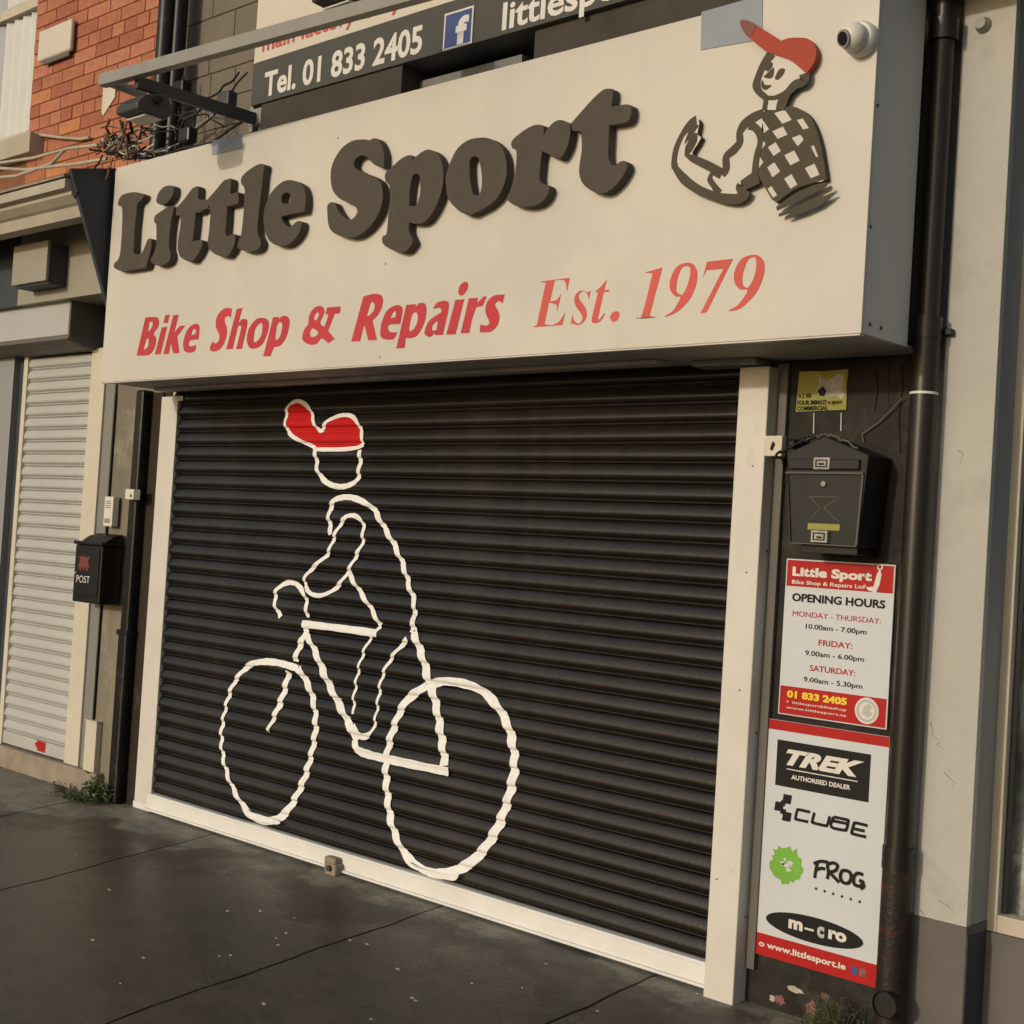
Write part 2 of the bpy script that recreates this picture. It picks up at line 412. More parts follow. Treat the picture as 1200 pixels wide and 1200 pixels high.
# ------------------------------------------------------------------ shop building wall behind everything
bld = thing('shop_building', 'painted grey brick shop building above and behind the large cream sign', 'building', (-4.4, 0, 0))
gw = box('wall', -7.08, -2.3, .06, .6, 2.3, 6.4, M['greywall'], bld)
box('lintel', -6.9, -2.32, .045, .12, 2.2, 2.9, M['soffit'], bld)
bm_ = {}
def brick_mesh(key, L_, H_, D_, m_):
    k = (key, round(L_, 3))
    if k not in bm_:
        v, f = boxg(0, L_, -D_, 0, 0, H_); me = bpy.data.meshes.new('brick'); 
        b = .003
        v = [(x+(b if x == 0 else -b)*(y == -D_), y, z+(b if z == 0 else -b)*(y == -D_)) for x, y, z in v]
        me.from_pydata(v, [], f); me.materials.append(m_); me.update(); bm_[k] = me
    return bm_[k]
JT = .005
def bricks(parent, x0, x1, z0, z1, Y, mats, key, L_=.262, H_=.084, D_=.008, n_max=290, jit=.0018):
    rows = int((z1-z0)/H_); cnt = 0
    for r_ in range(rows):
        x = x0-(L_/2 if r_ % 2 else 0)
        closer = (r_ % 5 == 3)
        while x < x1-.02:
            l = L_*(.52 if closer else 1)
            a, b = max(x, x0), min(x+l, x1)
            if b-a > .03 and cnt < n_max:
                mi = random.choices(range(len(mats)), [5, 4, 3, 1][:len(mats)])[0]
                o = bpy.data.objects.new('brick', brick_mesh(key+str(mi), round(b-a-JT, 3), H_-JT, D_, mats[mi]))
                COL.objects.link(o); wparent(o, parent)
                o.location = Vector(o.location)+Vector((a+JT/2, Y+random.uniform(-jit, jit), z0+r_*H_+JT/2)); cnt += 1
            x += l
    return cnt
bricks(bld, -7.06, -4.6, 3.42, 4.95, .058, [M['greywall']], 'gw', L_=.44, H_=.16, n_max=240, D_=.006, jit=.0006)

# ------------------------------------------------------------------ main shutter
ZS0 = at(825, 1123, -.02)[2]-.01; PIT = .0755
XS0, XS1 = at(209, 460, 0)[0]-.02, at(864, 430, -.08)[0]+.02
PROF = [(0, .008), (.03, .008), (.04, -.004), (.065, -.0085), (.10, -.009), (.14, -.004), (.155, .005), (.18, .005), (.195, -.006), (.225, -.0125), (.28, -.0185), (.35, -.0215), (.44, -.0225),
        (.55, -.0205), (.68, -.0165), (.80, -.0115), (.90, -.0065), (.965, -.002), (.98, .004), (1, .008)]
PROF = [(t_, y_*.74 if y_ < 0 else y_) for t_, y_ in PROF]
def prof(z, z0=ZS0):
    t = ((z-z0)/PIT) % 1.0
    for (a, ya), (b, yb) in zip(PROF, PROF[1:]):
        if a <= t <= b: return ya+(yb-ya)*(t-a)/(b-a)
    return 0
sh = thing('roller_shutter', 'black roller shutter painted with a white cyclist in a red cap', 'roller shutter', (-4.75, 0, 0))
def slat_mesh(x0, x1, m_, nx=30, ph=0.):
    V, F = [], []; cx = (x0+x1)/2
    for i in range(nx+1):
        x = x0+(x1-x0)*i/nx-cx
        wv = .0011*math.sin(1.9*x+ph)+.0008*math.sin(5.3*x+2.1*ph); wz = .0007*math.sin(2.7*x+1.3*ph)
        for t, y in PROF: V.append((x, y*(1+9*wv)+wv, t*PIT+wz))
    n = len(PROF)
    for i in range(nx):
        for k in range(n-1): a = i*n+k; F.append((a, a+n, a+n+1, a+1))
    me = bpy.data.meshes.new('slat'); me.from_pydata(V, [], F); me.materials.append(m_)
    for p in me.polygons: p.use_smooth = True
    me.update(); return me, cx
SM = [slat_mesh(XS0, XS1, M['slat'], 30, p_)[0] for p_ in (0, 1.3, 2.9, 4.4, 5.6)]; scx = (XS0+XS1)/2
NS = int((2.30-ZS0)/PIT)+1
for k in range(NS):
    o = bpy.data.objects.new('slat', random.choice(SM)); COL.objects.link(o); wparent(o, sh)
    o.location = Vector(o.location)+Vector((scx+random.uniform(-.003, .003), random.uniform(-.0006, .0006), ZS0+k*PIT))
box('backing', XS0+.01, XS1-.01, .018, .03, .02, 2.32, M['inside'], sh, 0)  # added dark sheet, stops light showing through the slat gaps
# bottom rail
zr = at(825, 1157, -.03)[2]
mesh('bottom_rail', *join([boxg(XS0+.03, XS1-.025, -.032, .01, .018, ZS0+.002), boxg(XS0+.03, XS1-.025, -.040, -.032, ZS0-.012, ZS0+.003),
                           boxg(XS0+.03, XS1-.025, -.046, -.034, .010, .022)]), M['rail'], sh, bevel=.003)
lk = at(392, 1013, -.05)
lock = mesh('lock_box', *join([boxg(lk[0]-.048, lk[0]+.030, -.075, -.034, lk[2]-.03, lk[2]+.035), boxg(lk[0]-.03, lk[0]+.048, -.085, -.034, lk[2]-.045, lk[2]+.01)]), M['concrete'], sh, bevel=.008)
tube('lock_barrel', [(lk[0]+.01, -.10, lk[2]-.01), (lk[0]+.01, -.07, lk[2]-.01)], .014, M['steeldk'], lock)

# mural: ribbons of paint that follow the slats
def pr_(z): return min(prof(z), -.004)
def drape(polys, name, m_, parent, dy=.0012, zs=.0035):
    """rows of quads inside closed (X,Z) polygons, bent onto the slat profile"""
    V, F = [], []
    for L in polys:
        z0, z1 = min(p[1] for p in L), max(p[1] for p in L); n = max(1, int((z1-z0)/zs)); prev = None
        def cuts(z):
            xs = []
            for i in range(len(L)):
                (xa, za), (xb, zb) = L[i], L[(i+1) % len(L)]
                if (za <= z) != (zb <= z): xs.append(xa+(xb-xa)*(z-za)/(zb-za))
            return sorted(xs)
        for i in range(n):
            za, zb = z0+(z1-z0)*i/n, z0+(z1-z0)*(i+1)/n; e = (zb-za)*.02
            ca, cb = cuts(za+e), cuts(zb-e)
            if len(ca) != len(cb): c = cuts((za+zb)/2); ca = cb = c
            for j in range(0, len(ca)-1, 2):
                b = len(V)
                V += [(ca[j], pr_(za)-dy, za), (ca[j+1], pr_(za)-dy, za), (cb[j+1], pr_(zb)-dy, zb), (cb[j], pr_(zb)-dy, zb)]
                F.append((b, b+1, b+2, b+3))
    return mesh(name, V, F, m_, parent)
def mpath(crop, s_):
    x0, y0, s = crop
    return [(lambda q: (q[0], q[2]))(at(x0+p[0]/s, y0+p[1]/s, -.010)) for p in cr(parse(s_), False, 8)]
CA, CB = (240, 440, 3), (240, 720, 3)
def rib(pts, wd, name='painted_line', clip=-.0045):
    n = len(pts); W = list(np.interp(np.linspace(0, 1, n), np.linspace(0, 1, len(wd)), wd)) if isinstance(wd, list) else [wd]*n
    W = [(.84*w_ if w_ < .045 else .0378+.5*(w_-.045))*(1+.05*math.sin(i*1.7+n)+.05*math.sin(i*.6)) for i, w_ in enumerate(W)]
    # paint ran a little into the joints between slats
    pts = [(x+.004*max(0, math.cos(2*math.pi*((z-ZS0)/PIT)-.35))**6, z) for x, z in pts]
    L, R = ribbon_loop(pts, W); V, F = [], []
    K = 5
    for i in range(n):
        for k in range(K+1):
            x = L[i][0]+(R[i][0]-L[i][0])*k/K; z = L[i][1]+(R[i][1]-L[i][1])*k/K
            V.append((x, 0, z))
    # refine along path so that every step is under 4 mm in Z
    V2 = []; rows = []
    for i in range(n-1):
        a = V[i*(K+1):(i+1)*(K+1)]; b = V[(i+1)*(K+1):(i+2)*(K+1)]
        m_ = max(1, int(max(abs(a[0][2]-b[0][2]), abs(a[K][2]-b[K][2]))/.004), )
        for s_ in range(m_):
            t = s_/m_; rows.append([(a[k][0]+(b[k][0]-a[k][0])*t, 0, a[k][2]+(b[k][2]-a[k][2])*t) for k in range(K+1)])
    rows.append(V[-(K+1):])
    W_ = max(W); K2 = max(5, int(W_/.004)); rows2 = []
    for r_ in rows:
        a, b = r_[0], r_[K]; rows2.append([(a[0]+(b[0]-a[0])*k/K2, 0, a[2]+(b[2]-a[2])*k/K2) for k in range(K2+1)])
    rib.n += 1
    for r_ in rows2:
        for p in r_: V2.append((p[0], min(prof(p[2]), clip)-.0028-.0003*(rib.n % 5), p[2]))
    for i in range(len(rows2)-1):
        for k in range(K2): a = i*(K2+1)+k; F.append((a, a+1, a+K2+2, a+K2+1))
    return mesh(name, V2, F, M['paint'], sh, smooth=True)
rib.n = 0
capo = "300,100 330,90 370,115 380,150 405,195 435,160 480,140 520,145 545,180 545,250 400,260 380,250 300,205 285,150 300,100"
drape([mpath(CA, capo)], 'painted_cap', M['paintred'], sh, dy=.0024)
rib(mpath(CA, capo), .024)
rib(mpath(CA, "390,262 398,330 420,368 470,391 518,383 542,350 548,262"), .032)
rib(mpath(CA, "447,560 438,500 450,450 480,430 530,432 590,465 630,530 670,600 700,670 720,740 738,800 735,860 728,905"), .034)
rib(mpath(CA, "455,570 480,520 505,495 535,495 557,520 555,590 530,640 505,690 470,740 420,772 380,768 355,740 360,700 400,660 435,625 455,570"), .026)
rib(mpath(CA, "505,690 540,750 580,810 618,878"), .03)
rib(mpath(CA, "268,850 250,810 252,760 290,728 330,740 355,780 360,850"), .03)
rib(mpath(CB, "345,33 450,45 608,66"), .042, clip=-.0125)
rib(mpath(CB, "357,35 352,75 335,110 318,165"), .045)
rib(mpath(CB, "298,200 278,280 250,350 222,412"), [.045, .05, .04, .02])
rib(mpath(CB, "355,62 395,145 430,230 480,330 515,400 535,445"), [.03, .05, .055, .055, .06, .06])
rib(mpath(CB, "618,42 580,90 550,160 535,230 525,300 525,350"), .020)
rib(mpath(CB, "520,395 550,428 580,422 597,390 610,310 625,220 660,150 715,85"), [.05, .04, .02, .02, .022, .022, .03])
rib(mpath(CB, "738,0 738,30 738,72"), .026)
rib(mpath(CB, "735,62 770,160 790,240"), [.045, .06, .06])
rib(mpath(CB, "797,250 820,350 835,450 845,532"), .062)
rib(mpath(CB, "530,440 540,475 590,495 700,520 860,553"), .048, clip=-.0125)
rib(mpath(CB, "330,190 260,170 200,167 150,185 100,250 70,350 60,450 80,560 125,655 175,714 240,724 295,686 350,580 385,450 390,350 370,260 330,190"),
    [.036, .040, .036, .034, .03, .034, .034, .044, .048, .05, .045, .045, .045, .05])
rib(mpath(CB, "780,252 850,235 950,255 1020,310 1070,400 1090,520 1070,640 1025,760 955,856 870,905 790,905 710,848 660,740 640,600 642,500 665,400 710,305 780,252"),
    [.05, .044, .05, .055, .06, .062, .062, .062, .06, .055, .05, .05, .055, .05, .05, .05, .05])

for st_ in ("128,668 150,690 200,706 262,728 245,738 160,712", "712,868 760,893 860,915 892,905 876,936 800,918 725,890"):
    glyph('painted_line', CB, [st_], -.0415, .001, M['paint'], sh)
# shutter guides
XL0, XL1 = at(190, 460, -.024)[0], at(209, 460, -.024)[0]
t = thing('guide_rail', 'cream metal guide channel along the left edge of the black shutter', 'shutter guide', (XL0, 0, 0), 'guide rails of the shutters')
box('channel', XL0, XL1, -.024, .03, .0, 2.262, M['guide'], t, .003); box('lip', XL1, XL1+.045, -.023, -.018, 2.235, 2.262, M['guide'], t, .001)
box('foot_plate', XL0-.004, XL1+.004, -.028, -.0241, .0, .035, M['rail'], t, .001)
XR0, XR1 = -2.893, -2.767
t = thing('guide_rail', 'wide cream metal guide post on the right edge of the black shutter', 'shutter guide', (XR0, 0, 0), 'guide rails of the shutters')
gp = box('channel', XR0, XR1, -.08, -.0, -.006, 2.258, M['guide'], t, .004)
for z in (.3, .95, 1.6): tube('screw', [(XR1-.002, -.03, z), (XR1+.003, -.03, z)], .004, M['steeldk'], t, 8)
for z in (.42, 1.1, 1.52, 1.9): tube('screw', [(XR0+.03+.05*(z > 1), -.0825, z), (XR0+.03+.05*(z > 1), -.078, z)], .003, M['steeldk'], t, 8)

# ------------------------------------------------------------------ main sign
YS = -.45; SX0, SX1 = at(127, 320, YS)[0], -2.2; SZ0, SZ1 = 2.285, 3.425
sg = thing('shop_sign', 'large cream shopfront sign reading Little Sport with a cartoon boy in a red cap', 'shop sign', (-4.45, YS, SZ0))
box('board', SX0, SX1, YS, YS+.02, SZ0, SZ1, M['sign'], sg, .002)
box('side_panel', SX1-.02, SX1-.001, YS+.0205, -.15, SZ0+.002, SZ1-.001, M['signside'], sg, .001)
box('side_panel', SX0+.001, SX0+.02, YS+.0205, -.15, SZ0+.002, SZ1-.001, M['signside'], sg, .001)
box('top_panel', SX0+.021, SX1-.021, YS+.0205, -.15, SZ1-.02, SZ1-.002, M['signside'], sg, .001)
box('soffit', SX0+.021, SX1-.021, YS+.0205, .03, SZ0+.002, SZ0+.016, M['soffit'], sg, .002)
box('soffit_batten', -6.55, -3.18, -.20, -.14, SZ0-.016, SZ0+.001, M['soffit'], sg, .003)
box('soffit_batten', -3.08, -2.80, -.12, -.02, SZ0-.022, SZ0+.001, M['steel'], sg, .003)
box('flange', SX0+.004, SX1-.004, YS+.002, YS+.03, SZ0-.006, SZ0-.0005, M['sign'], sg, .001)
for z, y in ((3.36, -.43), (3.0, -.43), (2.62, -.43), (2.32, -.40), (2.32, -.33)):
    tube('screw', [(SX1-.003, y, z), (SX1+.003, y, z)], .006, M['steeldk'], sg, 8)
random.seed(11)
for (px, py) in ((396, 162), (452, 309), (445, 418), (237, 260), (722, 150)):
    q = at(px, py, YS); tube('screw', [(q[0], YS-.002, q[2]), (q[0], YS+.001, q[2])], .005, M['steel'], sg, 8)
def patch(pts):
    L = [(lambda q: (q[0], q[2]))(at(x, y, YS-.003)) for x, y in pts]
    return slab('patch', [L], YS-.003, .0025, M['patch'], sg)
patch([(248.5, 165), (283.5, 156.5), (283.5, 173.5), (248.5, 182)])
patch([(821.5, 15), (821, 58.5), (893, 46), (893.5, -6), (822, 14)][1:]+[(822, 16)])
LT = .038; YL = YS-LT-.004
C1, C2, C3, C4, C6, C7 = (125, 210, 10), (205, 190, 10), (270, 180, 9.23), (375, 150, 8), (515, 130, 8), (590, 100, 7.5)
for crop, ss in [
    (C1, ["130,275 165,195 240,160 330,150 400,165 432,182 415,230 360,290 345,400 325,600 312,868* 380,878 415,850 450,770 475,712 500,692 522,715 522,790 505,880 480,960 462,1035* 430,1042 300,1065 180,1078 100,1050 80,1015 95,975 130,940 155,860 175,600 178,340 140,310"]),
    (C1, ["555,460 570,420 640,370 720,322 785,322 775,400 755,480 735,650 730,800 745,860 745,920 710,980 640,1015 570,1005 520,975 515,930 545,880 575,780 580,650 578,535 555,500"]),
    (C1, ["585,215 610,150 665,90 730,72 775,80 785,120 775,180 740,240 690,290 640,300 590,280 578,250"]),
    (C2, ["18,532* 100,440 190,320 230,290 272,292 268,430* 330,440 378,437* 410,540* 330,560 290,590 240,595* 232,700 205,930* 270,912 315,915 318,970 280,1060 235,1125 190,1165 110,1145 50,1090 30,1000 35,900 60,750 65,628* 5,622*"]),
    (C2, ["385,430* 480,320 560,225 610,198 655,205 645,370* 680,365 740,352 745,420 740,480 700,500 610,520* 600,700 590,840 620,868 650,848 690,842 708,880 690,980 640,1070 590,1108 480,1085 400,1020 382,930 400,780 415,560* 385,545*"]),
    (C2, ["770,210 790,160 850,100 950,35 1010,18 1048,40 1035,120 1010,350 980,600 965,780 975,860 1005,920 1000,980 960,1030 880,1052 790,1035 730,1000 740,930 775,830 795,650 810,450 812,310 780,260"]),
    (C3, ["355,700 370,580 420,450 500,350 580,295 650,285 720,305 780,350 808,430 812,540 795,628* 680,650 545,685* 570,740 620,790 655,785 690,750 730,728 765,740 765,800 730,880 660,960 580,1000 480,985 410,930 370,830",
          "550,500 560,450 600,420 640,440 648,490 625,535 565,538"]),
    (C4, ["65,770 70,720 100,695 135,705 170,770 215,830 265,860 310,845 345,790 335,745 270,705 180,660 120,590 98,490 105,370 150,260 220,170 310,115 400,105 465,113* 500,95 540,105 580,170 600,250 598,340 590,372 520,350 470,310 430,268 380,260 335,290 318,340 335,380 400,415 500,455 560,500 585,570 585,680 550,800 480,910 400,985 310,1025 200,1015 110,970 75,900"]),
    (C4, ["605,450 620,410 680,355 760,285 830,252 868,265 864,298* 900,265 950,225 1010,200 1080,225 1130,290 1155,400 1150,540 1110,680 1050,800 980,880 900,900 835,887* 832,960 870,1050 860,1090 810,1150 760,1165 680,1145 600,1100 578,1050 590,1010 620,985 640,800 652,650 648,540 615,505",
          "850,520 870,450 900,430 932,455 938,560 925,660 895,725 835,728* 838,620"]),
    (C6, ["60,720 55,620 90,500 160,360 260,275 380,248 480,262 560,320 610,400 630,520 620,640 560,790 460,890 350,950 290,975 200,950 120,880 75,810",
          "280,500 290,450 325,425 365,450 385,540 395,640 390,720 370,780 320,785 295,700 283,600"]),
    (C7, ["65,510 90,465 170,400 260,350 320,345 352,362 352,435* 380,390 430,330 490,302 550,320 585,360 585,430 560,540 500,640 440,630 390,605 340,578* 325,680 320,840 390,880 400,920 370,990 300,1050 200,1072 100,1055 35,1010 35,970 80,890 100,780 112,590 75,550"]),
    (C7, ["590,335* 690,220 800,100 880,35 930,28 962,48 950,185* 1010,175 1080,165 1118,180 1122,240 1098,310 1020,340 930,350* 925,450 920,620 945,690 980,700 1020,670 1060,662 1085,690 1080,740 1020,840 940,920 870,950 780,930 700,870 665,790 665,700 685,560 680,405* 605,400*"]),
]:
    glyph('letter', crop, ss, YL, LT, M['letter'], sg, bevel=.0025)
# flat red lettering
CR, CBb, CC, CD, CE = (150, 340, 6), (340, 320, 8.57), (460, 320, 7.5), (615, 300, 8.57), (735, 290, 7.06)
YV = YS-.0015
for crop, ss in [
    (CR, ["122,192* 190,188 215,205 212,255 180,305 195,335 190,390 165,440 130,458 60,460*", "148,225* 170,222 172,250 150,285 140,288*", "128,342* 145,345 140,395 120,415 108,415*"]),
    (CR, ["262,175* 292,172* 278,230* 248,232*"]), (CR, ["237,262* 275,258* 228,450* 188,452*"]),
    (CR, ["318,175* 356,172* 325,300* 365,250* 403,248* 345,325* 360,442* 318,445* 300,370* 286,448* 248,450*"]),
    (CR, ["388,370 410,290 450,245 490,238 502,270 495,345* 435,352* 425,380 440,395 478,385* 470,425 430,440 395,425", "443,320* 455,280 475,275 475,305*"]),
    (CR, ["730,130* 722,190* 700,182 680,195 682,230 695,270 690,330 660,400 615,430 580,425 575,405 592,362* 620,375 640,345 640,310 618,260 620,200 650,150 690,125"]),
    (CR, ["765,130* 805,125* 778,225 800,205 830,205 838,240 800,412* 760,415* 795,265 785,250 770,265 735,415* 690,415*"]),
    (CR, ["835,350 850,270 900,205 950,195 985,215 985,280 950,370 900,408 855,405", "882,340 895,270 930,230 945,250 935,320 900,365 885,360"]),
    (CR, ["1020,190* 1060,188* 1058,205* 1090,180 1125,190 1135,230 1115,320 1075,385 1025,402* 1000,465* 950,465*", "1050,240 1075,225 1085,250 1070,320 1045,350 1035,330"]),
    (CBb, ["210,720 140,690 122,640 140,570 180,510 190,430 230,360 290,330 335,350 338,410 300,500 345,540* 385,420* 355,410* 370,345* 505,335* 500,390 485,405 445,410* 380,580* 445,660* 380,705* 315,655 270,705",
           "250,420 270,395 290,415 270,460 250,475 240,450", "225,555 200,590 205,635 240,640 280,610 270,580"]),
    (CBb, ["735,235* 830,210 900,215 930,260 920,340 880,420 825,475* 870,670* 785,675* 742,515* 700,685* 612,688*", "810,300 845,310 840,370 800,420 768,430*"]),
    (CBb, ["905,600 920,490 970,380 1040,330 1100,325 1128,370 1105,510* 990,520 990,580 1030,595 1075,590* 1040,660 970,668 920,650", "1005,455* 1030,400 1060,385 1060,440*"]),
    (CC, ["120,280* 200,272* 205,295* 240,262 285,270 297,330 280,430 230,530 180,568 115,570* 105,658* 32,662*", "170,370 205,345 222,380 210,450 175,500 145,498"]),
    (CC, ["440,243 480,248 495,280 480,370 440,543* 370,545* 372,520* 330,560 285,540 285,495 320,420 385,370 425,345 425,315 405,305 355,315* 385,265", "395,425 350,460 352,505 385,500*"]),
    (CC, ["578,160 595,105 640,75 662,95 655,145 620,190 590,195"]), (CC, ["552,235* 628,230* 552,538* 472,540*"]),
    (CC, ["670,222* 748,217* 742,265* 800,205* 826,205* 790,290* 735,298* 700,400 672,525* 598,530*"]),
    (CC, ["985,188* 965,265* 930,245 900,280 930,340 938,390 920,460 860,515 765,520* 770,452* 830,460 850,430 825,370 815,310 840,240 900,195"]),
    (CD, ["160,255* 450,218* 425,345* 415,300 405,260 370,238 300,243* 250,455* 320,440 365,378* 322,550* 315,490 240,465* 195,685* 280,690 350,650 403,565* 375,692* 90,715* 90,703* 120,695* 210,265* 165,265*"]),
    (CD, ["660,348* 640,440* 630,390 590,352 545,385 545,430 600,510 620,570 610,630 560,685 500,690 480,670 460,692* 475,590* 495,650 540,680 575,640 570,590 510,500 498,420 530,365 580,345 630,362"]),
    (CD, ["825,232* 795,342* 845,338* 842,358* 790,362* 735,620 745,635 800,572* 800,590 760,650 720,672 675,665 678,600 735,365* 702,362* 770,300"]),
    (CD, ["855,620 880,570 930,555 950,590 925,640 885,660"]),
    (CE, ["150,205* 290,165* 188,550 195,568 250,575* 75,585* 80,575 120,560 205,235 200,212 155,212*"]),
    (CE, ["310,575* 315,562* 380,520 440,410 400,405 355,350 355,270 400,170 470,130 540,135 577,200 570,300 520,420 440,510 370,555", "500,155 450,170 415,260 405,350 425,382 465,380 510,270 522,180"]),
    (CE, ["660,118* 875,92* 655,535* 605,545* 795,175* 655,188* 628,238*"]),
    (CE, ["840,528* 845,515* 920,470 995,355 930,345 885,280 890,190 940,100 1010,65 1080,65 1130,120 1130,220 1080,350 1000,450 920,510", "1045,80 1000,100 960,200 952,290 970,325 1005,325 1050,240 1068,140 1062,90"]),
]:
    glyph('printed_letter', crop, ss, YV, .001, M['red2'] if crop in (CD, CE) else M['red'], sg)
# raised emblem
CF, CG, CH = (780, 120, 9.23), (860, 10, 10), (860, 110, 8)
YE = YS-.026; ET = .022
em = glyph('emblem', CH, ["275,165* 420,150 540,115 680,180 760,300 820,500 868,800* 720,840 560,900 400,1020* 355,990* 215,740 200,640 240,520 240,380 180,250"], YE+.0008, ET, M['emblem'], sg)
ARM = "310,182 362,212 345,340 380,380 345,450 290,560 400,610 600,715 632,720* 635,580 700,500 775,430 785,320 850,230 950,150 1040,100* 1060,330 1040,440 985,570 975,760* 1010,850 880,930 860,1010 780,1050 650,1040 520,1020 350,950 200,840 78,700 90,480 180,290"
glyph('emblem_cutout', CF, [ARM], YE+.0008, ET, M['emblem'], em)
glyph('emblem_face', CF, [ARM], YE+.0004, .001, M['sign'], em)
HEAD = "440,520 330,680 262,850 290,980 365,1045 350,1100 345,1190* 560,1190* 640,1000 700,920 800,880 835,800 850,765* 780,700 650,600 480,540"
glyph('emblem_cutout', CG, [HEAD], YE+.0008, ET, M['emblem'], em)
glyph('emblem_face', CG, [HEAD], YE+.0004, .001, M['sign'], em)
glyph('emblem_face', CH, ["300,190 420,160 540,130 680,190 750,310 810,500 855,790 720,830 560,890 400,1000 365,980 230,740 215,640 250,520 250,390"], YE+.0004, .001, M['sign'], em)
glyph('emblem_check', CH, ["275,165* 420,150 540,115 680,180 760,300 820,500 868,800* 720,840 560,900 400,1020* 355,990* 215,740 200,640 240,520 240,380 180,250",
    "180,255* 250,215* 330,330* 270,375*", "378,180* 475,148* 542,242* 455,280*", "590,245* 645,230* 703,320* 648,333*", "360,350* 460,305* 503,382* 410,422*",
    "543,412* 620,382* 650,430 598,490*", "318,500* 390,452* 440,535* 372,583*", "472,575* 565,530* 617,625* 530,670*", "722,492* 750,482* 790,590* 770,592*",
    "312,688* 378,640* 433,727* 362,782*", "665,695* 755,652* 803,757* 720,792*", "470,795* 540,752* 595,850* 530,888*", "315,892* 350,862* 405,950* 368,975*",
    "268,430* 298,470* 262,515*", "245,590* 276,640* 230,700* 222,620*"], YE, .001, M['emblem'], em)
for crop, s_, wd in [
    (CF, "335,205 270,240 180,350 115,500 92,640 100,700", [.045, .035, .022, .024, .024, .03]),
    (CF, "90,690 200,830 350,940 520,1010 650,1040 780,1045 860,1015 890,960", [.02, .034, .030, .028, .034, .036, .026, .02]),
    (CF, "330,230 270,330 205,445", [.03, .022, .004]), (CF, "330,330 300,400 250,500 215,565", [.012, .035, .035, .01]),
    (CF, "205,560 300,610 450,680 600,760", [.006, .026, .030, .030]), (CF, "500,745 600,790", [.02, .025]),
    (CF, "615,790 655,720 655,590 740,510 800,430 800,330 850,240 950,165 1060,108", [.02, .028, .028, .032, .028, .026, .036, .036, .026]),
    (CF, "905,250 965,270 1015,340 1020,440 985,580 965,760", [.028, .026, .026, .02, .024, .026]),
    (CF, "500,760 478,830 520,900 575,985", [.01, .022, .02, .03]),
    (CF, "1000,800 900,858 815,895", [.05, .044, .03]), (CF, "808,885 800,920 845,990", [.026, .030, .034]),
    (CG, "445,520 350,650 285,800 262,900 300,980 370,1040", [.038, .028, .026, .03, .022, .02]),
    (CG, "370,1040 470,1045 590,1000 660,950 720,890 790,870 825,830 825,760", [.014, .014, .02, .032, .032, .03, .036, .036]),
    (CG, "378,1050 355,1190", .018), (CG, "625,985 565,1100 540,1190", [.03, .038, .034]),
    (CH, "400,1078 560,985 720,905 870,845", [.014, .028, .028, .014]), (CH, "420,1138 560,1090 740,1010 915,872", [.01, .012, .012, .01]),
    (CH, "480,1162 640,1085 800,1010 940,927", [.006, .024, .024, .004])]:
    stroke('emblem_line', crop, s_, wd, YE-.0004, .001, M['emblem'], em)
YF = YE-.0006
glyph('cap', CG, ["70,165 100,130 180,145 260,195 400,280 550,378* 650,345 780,340 870,355 940,430 965,520 940,630 850,762* 780,700 650,600 480,540 350,480 200,360 130,290"], YF-.005, ET, M['cap'], em)
glyph('cap_peak', CG, ["70,165 100,130 180,145 258,195 235,265 170,330 110,262"], YF-.0062, .001, M['capdark'], em)
for s_ in ("355,700 400,630 445,630 440,680 390,730", "480,810 530,715 590,705 570,770 510,828", "465,685* 455,780 410,815 345,800* 400,745", "330,830* 360,890 440,895* 400,930 355,950 315,900"):
    glyph('face_mark', CG, [s_], YE-.0032, .001, M['emblem'], em)

# security camera on the sign
q = at(1012, 48, YS)
cc = thing('security_camera', 'white eyeball security camera on the top right of the cream sign', 'security camera', (q[0], YS, q[2]))
X, Z = q[0], q[2]
tube('base', [(X, YS-.001, Z), (X, YS-.03, Z), (X, YS-.04, Z)], [.055, .055, .047], M['white'], cc, 28)
def sphere(name, c, r, m_, parent, n=20, sq=(1, 1, 1)):
    V, F = [], []
    for i in range(n//2+1):
        th = math.pi*i/(n//2)
        for k in range(n):
            ph = 2*math.pi*k/n; V.append((c[0]+sq[0]*r*math.sin(th)*math.cos(ph), c[1]+sq[1]*r*math.sin(th)*math.sin(ph), c[2]+sq[2]*r*math.cos(th)))
    for i in range(n//2):
        for k in range(n): a, b = i*n+k, i*n+(k+1) % n; F.append((a, b, b+n, a+n))
    return mesh(name, V, F, m_, parent, smooth=True)
sphere('ball', (X-.004, YS-.055, Z-.004), .045, M['white'], cc, 24)
dv = Vector((-.35, -1, -.35)).normalized(); c0 = Vector((X-.004, YS-.055, Z-.004))
tube('lens_ring', [c0+dv*.030, c0+dv*.044], .027, M['steel'], cc, 20)
tube('lens', [c0+dv*.04, c0+dv*.0455], .021, M['black'], cc, 20)

